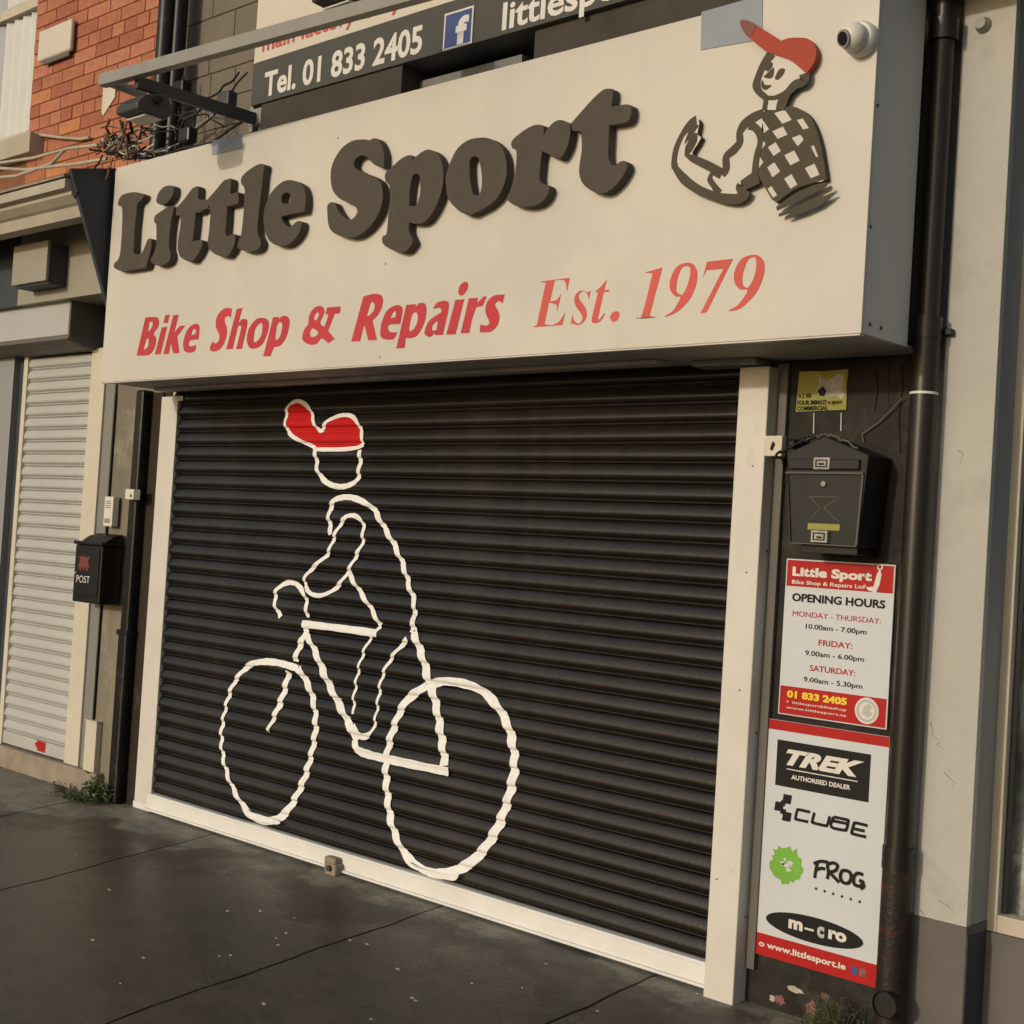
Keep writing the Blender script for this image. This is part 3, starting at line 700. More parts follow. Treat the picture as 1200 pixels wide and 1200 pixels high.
# ------------------------------------------------------------------ old sign above
YT = -.32
TX0 = at(297, 70, YT)[0]; TZ0 = at(306, 121, YT)[2]
tl = thing('old_sign', 'older dark grey phone number sign with cream top above the main sign', 'shop sign', (TX0, YT, TZ0))
TZ1 = at(297, 75, YT)[2]
box('dark_panel', TX0, -1.6, YT, -.06, TZ0, TZ1, M['telgrey'], tl)
box('cream_panel', TX0+.004, -1.6, YT+.001, -.06, TZ1+.001, TZ1+.62, M['telwhite'], tl)
box('timber_block', at(306, 121, YT+.01)[0], at(471, 80, YT+.01)[0], YT+.012, -.06, TZ0-.24, TZ0-.001, M['telsoffit'], tl)
box('soffit_front_board', at(620, 52, YT)[0], -1.6, YT+.03, -.07, TZ0-.16, TZ0-.001, M['telsoffit'], tl)  # soffit dropped as an added front-facing board to catch more light
box('brick_infill', at(490, 80, -.20)[0], at(612, 60, -.20)[0], -.20, -.06, 3.40, at(560, 77, -.20)[2], M['pilgrey'], tl)
box('bracket', TX0-.03, TX0-.002, YT+.02, YT+.06, TZ0-.12, TZ1+.02, M['steel'], tl)
yt = YT-.002
def place(s, xa, ya, xb, yb, h, m_, par, Y, **k):
    a, b = at(xa, ya, Y), at(xb, yb, Y)
    return text('printed_line', s, a[0], (a[2]+b[2])/2, b[0]-a[0], h, Y, m_, par, **k)
zt = at(400, 90, yt)[2]-at(400, 60, yt)[2]
letters(place('Tel. 01 833 2405', 309, 111, 494, 62.5, abs(zt)*1.0, M['white'], tl, yt, bold=.028))
letters(place('littlesport', 588, 33, 760, -12, abs(zt)*.95, M['white'], tl, yt, bold=.022))
place('main factory Only', 307, 57, 470, 12, abs(zt)*.62, M['red2'], tl, yt, bold=.01)
a, b = at(521, 58, yt), at(552, 49, yt); fz = at(552, 10, yt)[2]; fz0 = b[2]
fb = box('badge', a[0], b[0], yt-.004, yt+.001, fz0, fz, M['fb'], tl, .001)
for X0_, X1_, Z0_, Z1_ in ((a[0]-.008, a[0], fz0-.008, fz+.008), (b[0], b[0]+.008, fz0-.008, fz+.008), (a[0], b[0], fz, fz+.008), (a[0], b[0], fz0-.008, fz0)):
    box('badge_border', X0_, X1_, yt-.0045, yt+.001, Z0_, Z1_, M['white'], fb, 0)
text('badge_letter', 'f', a[0]+.42*(b[0]-a[0]), fz0+.004, (b[0]-a[0])*.48, (fz-fz0)*.80, yt-.0055, M['white'], fb, bold=.05)

# ------------------------------------------------------------------ lamp gantry
YG = -1.0
gA = at(120, 95, YG); gx2 = at(700, -60, YG)
def level(px, py, z):
    d = ray(px, py); t_ = (z-CP[2])/d[2]; return CP+d*t_
gB = level(462, 1, gA[2]); dirg = Vector(gB-gA).normalized()
gt = thing('lamp_gantry', 'long grey steel lamp bar on a bracket arm above the sign', 'lamp bracket', tuple(map(float, gA)))
def beam(name, A, B, wd, ht, m_, parent, bevel=.002):
    A, B = Vector(A), Vector(B); d = (B-A).normalized(); s = d.cross(Vector((0, 0, 1))).normalized(); u = s.cross(d)
    V = [p+s*a_*wd/2+u*b_*ht/2 for p in (A, B) for a_ in (-1, 1) for b_ in (-1, 1)]
    return mesh(name, V, BF, m_, parent, bevel=bevel)
gA = Vector(gA); gEnd = gA+dirg*3.0
beam('bar', gA, gEnd, .045, .055, M['steel'], gt)
brA = Vector(atX(150, 96, at(150, 96, YG)[0])); Xb = at(155, 96, YG+.02)[0]
brA = Vector((Xb, YG+.04, gA.z-.035)); brB = Vector(atX(300, 140, Xb))
beam('arm', brA, brB, .03, .055, M['steeldk'], gt)
box('arm_plate', brB.x-.05, brB.x+.06, brB.y-.01, brB.y+.03, brB.z-.03, brB.z+.05, M['steel'], gt)
tube('wall_tie', [gA+dirg*.02, gA+Vector((0, .22, -.005))], .022, M['steel'], gt)
def floodlight(c, label, s=1.0):
    t = thing('floodlight', label, 'floodlight', tuple(c), 'floodlights under the lamp bar')
    c = Vector(c)
    X0_, X1_ = c.x-.16*s, c.x+.16*s
    V = []
    for x in (X0_, X1_):
        for y, z in ((-.10, .06), (.10, .12), (.16, -.02), (.10, -.09), (-.16, -.07), (-.17, -.02)):
            V.append((x, c.y+y*s, c.z+z*s))
    F = [tuple(range(5, -1, -1)), tuple(range(6, 12))]+[(i, (i+1) % 6, 6+(i+1) % 6, 6+i) for i in range(6)]
    mesh('housing', V, F, M['steeldk'], t, bevel=.008)
    box('lens', c.x-.13*s, c.x+.13*s, c.y-.08*s, c.y+.07*s, c.z-.098*s, c.z-.082*s, M['white'], t)
    beam('yoke', (c.x-.05, c.y, c.z+.08*s), (c.x-.05, c.y, c.z+.2*s), .02, .02, M['steeldk'], t)
    beam('yoke', (c.x+.05, c.y, c.z+.08*s), (c.x+.05, c.y, c.z+.2*s), .02, .02, M['steeldk'], t)
    tube('knob', [(c.x+.17*s, c.y, c.z+.02), (c.x+.20*s, c.y, c.z+.02)], .018, M['black'], t)
    return t
q = at(145, 121, YG+.02)
q = Vector(q)+Vector((.02, .10, -.0))
floodlight(q, 'dark grey floodlight hanging under the left end of the lamp bar', .58)
pq = gA+dirg*((Vector(at(375, 20, YG))-gA).length*.98); pq = Vector((pq.x, pq.y+.04, gA.z+.10))
floodlight(pq, 'dark floodlight cut by the top edge above the phone number sign', .6)

# ------------------------------------------------------------------ left: brick house
bh = thing('brick_house', 'orange red brick house wall at top left with a window', 'building', (-8.3, 0, 2.9))
BX1 = at(190, 10, 0)[0]; WX = at(41, 60, 0)[0]
box('wall', WX-.002, BX1, .0, .5, 2.85, 6.2, M['mortar'], bh, 0)
box('wall', -12.5, WX-1.15, .0, .5, 2.85, 6.2, M['mortar'], bh, 0)
box('wall', WX-1.149, WX-.003, .0, .5, 2.85, 3.98, M['mortar'], bh, 0)
nb = bricks(bh, WX, BX1, 3.35, 5.21, .001, BR, 'br', n_max=280)
wz0 = at(20, 160, 0)[2]
wn = mesh('window', *join([boxg(WX-1.14, WX-.01, .05, .10, wz0, wz0+.05), boxg(WX-.05, WX-.01, .04, .10, wz0, wz0+2), boxg(WX-1.14, WX-1.08, .05, .10, wz0, wz0+2),
                          boxg(WX-1.14, WX-.01, .04, .12, at(20, 12, 0)[2], at(20, 12, 0)[2]+.07)]), M['frame'], bh)
box('pane', WX-1.08, WX-.05, .07, .074, wz0+.05, wz0+2, M['glass'], wn, 0)
for k in range(9):
    x = WX-.12-.115*k
    v = [(x, .13, wz0+.03), (x-.100, .09, wz0+.03), (x-.100, .09, wz0+2), (x, .13, wz0+2)]; v = [(a_, b_-.02, c_) for a_, b_, c_ in v]
    mesh('blind_slat', v+[(a_, b_+.003, c_) for a_, b_, c_ in v], [(0, 1, 2, 3), (7, 6, 5, 4), (0, 4, 5, 1), (1, 5, 6, 2), (2, 6, 7, 3), (3, 7, 4, 0)], M['white'] if k < 4 else M['hood'], wn)
box('room', WX-1.13, WX-.02, .3, .49, wz0, wz0+2, M['inside'], wn, 0)
sz = at(22, 160, -.08)[2]
box('sill', WX-1.2, at(34, 158, -.08)[0]+.05, -.10, .04, sz-.13, sz, M['cornice'], bh, .006)
a_, b_ = at(121, 103, -.013), at(134, 126, -.013)
slab('paint_patch', [[(a_[0], b_[2]), (a_[0]+.02, b_[2]-.03), (b_[0], a_[2]-.08), (b_[0], a_[2]), (a_[0], a_[2])]], -.014, .001, M['telwhite'], bh)
# alarm box on the brick
ax, ay = front_of(86, 91.5, 40, 0.); ay -= .02
q0 = at(45.5, 32, ay); z1_, z0_ = at(85, 20, ay)[2], at(85, 57, ay)[2]
al = thing('alarm_box', 'cream alarm bell box on the orange brick wall beside the window', 'alarm box', (q0[0], 0, z0_))
box('casing', q0[0], ax, ay, -.018, z0_, z1_, M['telwhite'], al, .036)
box('grille', q0[0]+.06, ax-.03, ay+.012, -.022, z0_-.025, z0_+.02, M['hoodend'], al, .004)

# downpipes between the two houses
for (px, r_, Y, lab) in ((196, .052, -.10, 'dark brown rainwater pipe at the right end of the orange brick wall'), (211, .042, -.05, 'slimmer dark pipe beside the grey painted brick wall')):
    q = at(px, 20, Y); q2 = at(px-10, 165, Y)
    t = thing('downpipe', lab, 'downpipe', (q[0], Y, 3.4), 'rainwater downpipes')
    tube('pipe', [(q[0], Y, 6.2), (q[0], Y, 3.35)], r_, M['pipeblk'], t, 18)
    for z in (4.62, 3.9): tube('collar', [(q[0], Y, z), (q[0], Y, z+.07)], r_+.008, M['pipeblk'], t, 18)

# ------------------------------------------------------------------ left shop
ls = thing('neighbour_shopfront', 'left neighbour shopfront with olive fascia, ledge and beige cornice', 'shopfront', (-8.6, 0, 2.4))
LXE = SX0-.03
# sloping console cheek
X0_ = LXE
ck = [(-.69, 3.37), (-.40, 3.44), (.0, 3.47), (.0, 2.62), (-.395, 2.63)]
V = [(x, y, z) for x in (X0_-.03, X0_) for y, z in ck]
F = [(4, 3, 2, 1, 0), (5, 6, 7, 8, 9)]+[(i, (i+1) % 5, 5+(i+1) % 5, 5+i) for i in range(5)]
mesh('console_cheek', V, F, M['navy'], ls, bevel=.003)
XE = LXE-.032
def extr(name, prf, x0, x1, m_, par, bevel=.002):
    n = len(prf); V = [(x, y, z) for x in (x0, x1) for y, z in prf]
    F = [tuple(range(n-1, -1, -1)), tuple(range(n, 2*n))]+[(i, (i+1) % n, n+(i+1) % n, n+i) for i in range(n)]
    return mesh(name, V, F, m_, par, bevel=bevel)
# cornice: measured heights on its sloping front
def zc(x, y, Y): return at(x, y, Y)[2]
c1, c2, c3, c4 = zc(60, 214, -.69), zc(60, 229, -.68), zc(60, 244, -.62), zc(60, 262, -.58)
extr('cornice', [(-.70, c1), (-.70, c1-.05), (-.66, c2+.01), (-.66, c2-.01), (-.62, c3), (-.60, c3-.01), (-.585, c4), (-.50, c4), (-.50, c1-.03), (.0, c1+.10), (.0, c1+.16)], -12, XE, M['cornice'], ls)
extr('ledge', [(-.71, c1+.005), (-.71, c1+.02), (-.40, c1+.115), (.0, c1+.20), (.0, c1+.165)], -12, XE, M['lead'], ls)
ftp = zc(60, 257, -.26)
box('fascia_void_shade', -12, XE, -.22, -.02, ftp+.001, c4+.10, M['navy'], ls)  # navy fill: shadow of the recess under the cornice put into colour
fz0_ = zc(60, 352, -.2)
box('fascia_panel', at(24, 300, -.26)[0], XE, -.26, -.02, fz0_-.02, ftp, M['fascia'], ls)
box('dark_panel', -12, at(24, 300, -.26)[0]-.002, -.255, -.02, fz0_-.02, ftp, M['navy'], ls)
# square lamp/alarm box on fascia
bx, by = front_of(55, 80, 320, -.262)
q0 = at(15.5, 300, by); 
sb = thing('sign_light_box', 'square olive cream box with shade-dark sides on the left shop fascia', 'wall box', (q0[0], -.26, at(55, 328, by)[2]))
box('front_cover', q0[0], at(55, 300, by)[0], by, by+.02, at(55, 328, by)[2], at(55, 281, by)[2], M['fascia'], sb, .004)
box('casing', q0[0]+.02, at(55, 300, by)[0]-.001, by+.0205, -.262, at(55, 331, by)[2]+.0, at(55, 281, by)[2]-.01, M['navy'], sb, .004)  # navy casing: shade on the box's right side put into colour
# shutter hood
HX = -7.471
hd = thing('shutter_hood', 'pale grey shutter box with dark octagonal end on the left shop', 'shutter box', (-9, 0, 2.56))
ho = [(-.207, 2.61), (-.207, 2.825), (-.165, 2.865), (.05, 2.895), (.05, 2.56), (-.11, 2.565)]
extr('end_cap', ho, HX-.02, HX, M['hoodend'], hd)
box('front_cover', -12, HX-.022, -.205, -.195, 2.625, 2.825, M['hood'], hd)
extr('underside', [(-.205, 2.624), (-.19, 2.624), (.04, 2.57), (.04, 2.555), (-.11, 2.563), (-.205, 2.60)], -12, HX-.022, M['hoodend'], hd)
extr('top_cover', [(-.207, 2.826), (-.165, 2.866), (.05, 2.896), (.05, 2.88), (-.19, 2.826)], -12, HX-.022, M['fascia'], hd)
# its shutter
LX0, LX1 = at(34, 420, -.02)[0], at(107, 440, -.02)[0]
lsh = thing('roller_shutter', 'pale grey roller shutter of the neighbouring doorway on the left', 'roller shutter', ((LX0+LX1)/2, .0, .15))
lm, lcx = slat_mesh(LX0-.03, LX1+.03, M['slatL'])
LZ0 = at(85, 878, .0)[2]; 
for k in range(int((2.60-LZ0)/PIT)):
    o = bpy.data.objects.new('slat', lm); COL.objects.link(o); wparent(o, lsh)
    o.location = Vector(o.location)+Vector((lcx+random.uniform(-.002, .002), random.uniform(-.0008, .0008), LZ0+k*PIT))
lb = at(88, 894, 0)[2]
box('bottom_rail', LX0, LX1, -.015, .01, lb, LZ0+.001, M['slatL'], lsh, .002)
box('backing', LX0-.02, LX1+.02, .018, .03, lb, 2.62, M['inside'], lsh, 0)  # same added sheet against light leaking between these slats
q = at(48, 874, -.016)
slab('red_sticker', [[(q[0]-.075, q[2]+.005), (q[0]-.04, q[2]+.022), (q[0]-.06, q[2]+.03), (q[0]+.055, q[2]+.025), (q[0]+.05, q[2]-.035), (q[0]-.03, q[2]-.035)]], -.0175, .001, M['posterred'], lsh)
G1 = at(120, 440, -.04)[0]
t = thing('guide_rail', 'cream guide channel on the right side of the pale grey shutter', 'shutter guide', (LX1, 0, 0), 'guide rails of the shutters')
box('channel', LX1, G1, -.025, .03, lb-.01, 2.57, M['guideL'], t, .003)
G0 = at(26, 420, -.04)[0]
t = thing('guide_rail', 'cream guide channel on the left side of the pale grey shutter', 'shutter guide', (G0, 0, 0), 'guide rails of the shutters')
box('channel', G0, LX0, -.025, .03, lb-.01, 2.57, M['guideL'], t, .003)
box('pilaster', at(19, 420, -.02)[0]-.9, at(19, 420, -.02)[0], -.03, .1, -.1, 2.57, M['pillarret'], ls)
box('pilaster', at(19, 420, -.02)[0]+.001, G0-.001, .01, .1, -.1, 2.57, M['navy'], ls)  # no pilaster: navy filler for the dark gap beside the guide
box('pilaster', G1+.001, at(136, 440, -.012)[0], -.012, .1, .02, 2.6, M['pilgrey'], ls)
box('stall_riser', -9.6, at(118, 915, -.02)[0], -.055, .06, -.1, lb-.011, M['concrete'], ls, .012)
PX1 = at(136, 440, -.012)[0]
# tan render wall between
tw = thing('render_wall', 'narrow tan rendered wall strip between the two shops', 'wall', (-7.1, 0, 0))
box('render', PX1+.012, XL0-.001, .0, .3, -.1, 2.9, M['tan'], tw)
box('timber_strip', at(176, 440, -.01)[0], XL0-.002, -.014, -.0005, .0, 2.29, M['brownstrip'], tw)
# black downpipe left
q = at(165, 500, -.05)
t = thing('downpipe', 'black square-edged downpipe between the left post box and black shutter', 'downpipe', (q[0], -.05, 0), 'rainwater downpipes')
XP = at(167, 460, -.06)[0]
box('pipe', XP-.045, XP+.035, -.075, -.001, .36, 2.30, M['pipeblk'], t, .012)
box('pipe', XP-.05, XP+.04, -.082, -.005, .0, .95, M['pipeblk'], t, .014)
box('collar', XP-.056, XP+.046, -.088, -.003, .93, .96, M['pipeblk'], t, .004)
box('conduit', XP-.068, XP-.049, -.055, -.0005, .95, 2.27, M['steeldk'], t, .003)
q = at(159, 580, -.085)
t = thing('junction_box', 'small white junction box clipped on the left black downpipe', 'junction box', (q[0], -.08, q[2]))
box('casing', q[0]-.045, q[0]+.04, -.125, -.08, q[2]-.028, q[2]+.03, M['white'], t, .005)
tube('cable_hole', [(q[0]+.018, -.1262, q[2]-.006), (q[0]+.018, -.12, q[2]-.006)], .009, M['black'], t)
# intercom
q = at(130, 600, -.04); zi1, zi0 = at(130, 582, -.04)[2], at(130, 617, -.04)[2]
t = thing('intercom', 'slim white door intercom above the black post box', 'intercom', (q[0], -.02, zi0))
ix0, ix1 = at(122.5, 600, -.05)[0], at(132.5, 600, -.05)[0]
box('casing', ix0, ix1, -.055, -.013, zi0, zi1, M['white'], t, .005)
for k in range(4): box('speaker_slot', ix0+.015, ix1-.02, -.0562, -.054, zi1-.03-.012*k, zi1-.026-.012*k, M['steeldk'], t, 0)
box('call_button', ix0+.015, ix1-.02, -.058, -.054, zi0+.02, zi0+.045, M['steel'], t, .001)
tube('cable', [(PX1+.006, -.008, .02), (PX1+.006, -.008, 1.2), (PX1+.006, -.008, 2.29)], .008, M['black'], t, 8)
# black POST box
pfx, pfy = front_of(118, 142, 680, -.02)
pX0 = at(85.5, 680, pfy)[0]; pz1, pz0 = at(118, 640, pfy)[2], at(118, 709, pfy)[2]
pbx = thing('post_box', 'black wall post box lettered POST beside the pale grey shutter', 'post box', (pX0, -.02, pz0))
bdy = box('body', pX0+.005, pfx-.005, pfy, -.021, pz0, pz1, M['black'], pbx, .006)
mesh('lid', *join([boxg(pX0-.004, pfx+.004, pfy-.012, -.021, pz1+.001, pz1+.02)]), M['black'], pbx, bevel=.006)
extr('sloping_roof', [(pfy+.02, pz1+.021), (pfy+.07, pz1+.055), (-.021, pz1+.07), (-.021, pz1+.021)], pX0+.03, pfx-.01, M['black'], pbx)
box('door', pX0+.03, pfx-.028, pfy-.006, pfy-.0005, pz0+.04, pz1-.02, M['black'], pbx, .003)
text('lettering', 'POST', pX0+.05, pz0+.112, .145, .042, pfy-.0075, M['white'], pbx, bold=.0)
# small crest stand-in: horn-like red shape above the lettering
cxp = pX0+.06; cz_ = pz0+.205
slab('crest', [[(cxp, cz_), (cxp+.018, cz_+.035), (cxp, cz_+.06), (cxp+.04, cz_+.05), (cxp+.06, cz_+.062), (cxp+.08, cz_+.05), (cxp+.12, cz_+.06), (cxp+.104, cz_+.03), (cxp+.12, cz_), (cxp+.09, cz_-.03), (cxp+.08, cz_+.004), (cxp+.06, cz_-.03), (cxp+.04, cz_+.004), (cxp+.03, cz_-.03)]], pfy-.0072, .001, M['capdark'], pbx)
tube('lock', [(pX0+.04, pfy-.012, (pz0+pz1)/2-.0), (pX0+.04, pfy-.005, (pz0+pz1)/2)], .008, M['steel'], pbx)
# pale post at the foot
wx, wy = front_of(111, 118, 880, -.0)
wp0 = at(98, 880, wy)[0]
t = thing('bollard_stub', 'short pale cream cover post standing by the foot of the left wall', 'post', (wp0, wy, 0))
box('post', wp0, wx, wy, .0, gz(wy)-.0, at(110, 847, wy)[2], M['guideL'], t, .004)
box('cap', wp0-.004, wx+.004, wy-.004, .004, at(110, 847, wy)[2]+.0005, at(110, 847, wy)[2]+.010, M['guideL'], t, .003)

# ------------------------------------------------------------------ cables
cb = thing('cable_tangle', 'tangle of black and rusty cables over the left end of the sign', 'cables', (-6.6, -.3, 3.5))
random.seed(5)
def wig(pa, pb, Ya, Yb, sag, n=9, jit=.02):
    A, B = Vector(at(*pa, Ya)), Vector(at(*pb, Yb)); out = []
    for i in range(n):
        t_ = i/(n-1); p = A.lerp(B, t_); e = math.sin(math.pi*t_)
        out.append(p+Vector((random.uniform(-jit, jit), random.uniform(-jit, jit), -sag+random.uniform(-jit, jit)))*e)
    # smooth
    o2 = []
    for i in range(len(out)-1):
        p0, p1, p2, p3 = out[max(0, i-1)], out[i], out[i+1], out[min(n-1, i+2)]
        for s in range(4):
            q_ = s/4; o2.append(.5*((2*p1)+(p2-p0)*q_+(2*p0-5*p1+4*p2-p3)*q_*q_+(3*p1-p0-3*p2+p3)*q_**3))
    o2.append(out[-1]); return o2
spec = [((105, 175), (225, 172), -.3, -.2, .05, 'black', .008), ((125, 180), (255, 165), -.35, -.25, .03, 'black', .010), ((130, 165), (235, 130), -.3, -.1, -.03, 'black', .006),
        ((135, 185), (250, 135), -.3, -.1, .06, 'steel', .006), ((120, 178), (180, 150), -.4, -.2, -.04, 'steel', .007), ((150, 140), (135, 185), -.5, -.4, .0, 'copper', .007),
        ((140, 140), (150, 185), -.5, -.4, .0, 'copper', .008), ((118, 150), (165, 175), -.4, -.3, -.06, 'copper', .006), ((155, 185), (290, 138), -.3, -.25, .07, 'black', .009),
        ((200, 180), (290, 85), -.1, -.1, .02, 'black', .006), ((210, 180), (215, 90), -.1, -.05, .0, 'black', .008), ((225, 175), (230, 110), -.1, -.05, .03, 'black', .006),
        ((215, 120), (280, 85), -.1, -.2, .05, 'black', .007), ((120, 182), (88, 232), -.45, -.66, -.0, 'black', .006), ((132, 185), (124, 210), -.47, -.5, .0, 'copper', .006),
        ((150, 170), (205, 150), -.3, -.15, -.05, 'steel', .006), ((140, 178), (200, 172), -.35, -.2, .03, 'white', .005), ((148, 176), (178, 158), -.35, -.3, .0, 'white', .006),
        ((165, 150), (240, 120), -.2, -.1, .09, 'black', .007), ((205, 150), (262, 148), -.1, -.1, -.06, 'black', .006), ((212, 140), (206, 175), -.1, -.1, -.02, 'black', .012),
        ((110, 172), (145, 162), -.35, -.3, .02, 'copper', .008), ((128, 140), (122, 178), -.45, -.35, .0, 'copper', .010), ((144, 142), (140, 176), -.45, -.35, .0, 'steel', .010), ((153, 138), (152, 168), -.5, -.4, .0, 'pipe', .011)]
for pa, pb_, Ya, Yb, sag, m_, r_ in spec:
    tube('cable', wig(pa, pb_, Ya, Yb, sag, jit=.016), r_*.8, M[m_], cb, 6)
for k in range(26):
    px = random.uniform(112, 165); py = random.uniform(158, 186)
    ang = random.uniform(-60, 60)
    tube('cable', wig((px, py), (px+random.uniform(8, 30), py+random.uniform(-14, 10)), random.uniform(-.45, -.3), random.uniform(-.4, -.25), random.uniform(-.04, .05), n=6, jit=.022), random.uniform(.003, .006), M[random.choice(['black', 'copper', 'steel', 'white', 'black', 'concrete'])], cb, 5)
for (px, py, m_) in ((268, 118, 'steeldk'), (222, 160, 'pipe'), (136, 170, 'concrete'), (215, 105, 'black'), (150, 172, 'concrete')):
    q = at(px, py, -.22); s = .05; box('junction_block', q[0]-s, q[0]+s, -.26, -.20, q[2]-s*.8, q[2]+s*.8, M[m_], cb, .01)
for ci, pts in enumerate((((32, 156), (70, 161), (95, 163), (105, 161)), ((-20, 196), (30, 199), (90, 192), (125, 186)), ((-20, 194), (40, 185), (80, 174), (115, 170)), ((-20, 210), (20, 206), (60, 192), (75, 176)))):
    P = []
    for x, y in pts: P.append(at(x, y, -.03 if y < 165 else -.35))
    t = thing('cable', ['pale cable sagging across the bricks from the window sill corner', 'longest pale cable lying low along the ledge above the cornice', 'pale cable running just under the brick wall edge above the ledge', 'short steep pale cable crossing the others on the ledge at far left'][ci], 'cable', tuple(map(float, P[0])), 'loose cables on the ledge')
    tube('wire', P, .010, M['cornice'], t, 8)

# ------------------------------------------------------------------ right pier
pr = thing('dark_pier', 'dark rough rendered pier carrying the letter box and posters', 'wall', (-2.5, 0, 0))
box('render', XR1+.002, -2.235, .0, .3, -.1, 2.33, M['pier'], pr, 0)
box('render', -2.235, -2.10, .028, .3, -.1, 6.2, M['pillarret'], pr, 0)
box('edge_strip', XR1+.004, XR1+.04, -.02, -.0005, .12, 2.275, M['hoodend'], pr)
random.seed(3)
def blob(cx, cz, rx, rz, Y, m_, par, name, n=14, j=.35):
    L = [(cx+rx*math.cos(2*math.pi*i/n)*(1+random.uniform(-j, j)), cz+rz*math.sin(2*math.pi*i/n)*(1+random.uniform(-j, j))) for i in range(n)]
    return slab(name, [L], Y, .001, m_, par)
for px, py, rx, rz, m_ in ((914, 1172, .02, .018, 'pinkpaint'), (950, 1183, .018, .03, 'pinkpaint'), (966, 1168, .016, .014, 'pinkpaint'), (932, 1160, .03, .01, 'litter'), (905, 1170, .012, .012, 'litter'), (948, 1156, .008, .02, 'brownstrip')):
    q = at(px, py, -.002); blob(q[0], q[2], rx, rz, -.002, M[m_], pr, 'paint_splash')
for k in range(14):     # flaking edges of a lost panel
    q = at(914+random.uniform(-1, 2), 430+k*6, -.003); blob(q[0], q[2], .005, .014, -.0025, M['litter'] if k % 3 == 0 else M['mailedge'], pr, 'paint_flake', 8, .5)
for st_ in ("700,312 760,300 850,312 940,304", "938,190 944,300 930,420 934,600", "820,215 826,300 814,400", "880,215 876,300 885,390", "370,215 376,300 366,420 372,480", "345,660 400,720 380,800 395,900"):
    stroke('render_ridge', (820, 380, 4), st_, .008, -.003, .004, M['pier'], pr)
# posters
def quad_rect(TL, TR, BL, BR, Y):
    a, b, c, d = (at(*p, Y) for p in (TL, TR, BL, BR))
    return (a[0]+c[0])/2, (b[0]+d[0])/2, (c[2]+d[2])/2, (a[2]+b[2])/2
YP = -.012
x0, x1, z0, z1 = quad_rect((921, 654), (1049, 662.3), (912.5, 836), (1039.5, 856), YP)
W_, H_ = x1-x0, z1-z0
p1 = thing('opening_hours_sign', 'white and red opening hours sign fixed under the grey letter box', 'sign', (x0, YP, z0))
box('board', x0, x1, YP, -.0035, z0, z1, M['poster'], p1, .0015)
def PU(u): return x0+u*W_
def PV(v): return z1-v*H_
box('red_band', PU(.012), PU(.988), YP-.0008, YP+.001, PV(.175), PV(.008), M['posterred'], p1, 0)
box('red_band', PU(.012), PU(.988), YP-.0008, YP+.001, PV(.992), PV(.815), M['posterred'], p1, 0)
def PT(s, ua, ub, v, h, m_, par=None, **k):
    text('printed_line', s, PU(ua), PV(v), (ub-ua)*W_, h*H_, YP-.0016, m_, par or p1, **k)
PT('Little Sport', .065, .80, .105, .055, M['white'], bold=.05); PT('Bike Shop & Repairs Ltd', .065, .74, .158, .024, M['white'], bold=.02)
PT('OPENING HOURS', .075, .93, .268, .050, M['ink'], bold=.035)
PT('MONDAY - THURSDAY:', .09, .90, .365, .036, M['posterred'], bold=0.); PT('10.00am - 7.00pm', .22, .78, .437, .032, M['ink'], bold=.012)
PT('FRIDAY:', .35, .66, .535, .038, M['posterred'], bold=.012); PT('9.00am - 6.00pm', .23, .77, .605, .032, M['ink'], bold=.012)
PT('SATURDAY:', .28, .70, .70, .038, M['posterred'], bold=.012); PT('9.00am - 5.30pm', .23, .77, .772, .032, M['ink'], bold=.012)
PT('01 833 2405', .08, .64, .883, .042, M['yellow'], bold=.05); PT('f  littlesportbikeshop', .08, .64, .922, .016, M['white'], bold=.01); PT('www.littlesport.ie', .08, .64, .957, .016, M['white'], bold=.01)
def disc(name, cx, cz, r, Y, m_, par, n=28, ri=None):
    L = [(cx+r*math.cos(2*math.pi*i/n), cz+r*math.sin(2*math.pi*i/n)) for i in range(n)]
    LL = [L]
    if ri: LL.append([(cx+ri*math.cos(2*math.pi*i/n), cz+ri*math.sin(2*math.pi*i/n)) for i in range(n)])
    return slab(name, LL, Y, .0006, m_, par)
rc = W_*.105; cxx, czz = PU(.82), PV(.902)
rd = disc('round_badge', cxx, czz, rc, YP-.0016, M['white'], p1); disc('badge_ring', cxx, czz, rc*.86, YP-.0023, M['hood'], rd, ri=rc*.66)
blob(cxx, czz, rc*.4, rc*.5, YP-.0024, M['hood'], rd, 'badge_mark', 12, .5)
bx_, bz_ = PU(.80), PV(.155)
slab('small_emblem', [[(bx_-.03, bz_+.018), (bx_-.012, bz_-.006), (bx_+.018, bz_-.012), (bx_+.03, bz_+.016), (bx_+.035, bz_+.05), (bx_+.028, bz_+.07), (bx_+.018, bz_+.05), (bx_+.008, bz_+.008), (bx_-.016, bz_+.004)]], YP-.0016, .0006, M['white'], p1)
disc('small_emblem', bx_+.028, bz_+.075, .011, YP-.0018, M['white'], p1, 16, .006)

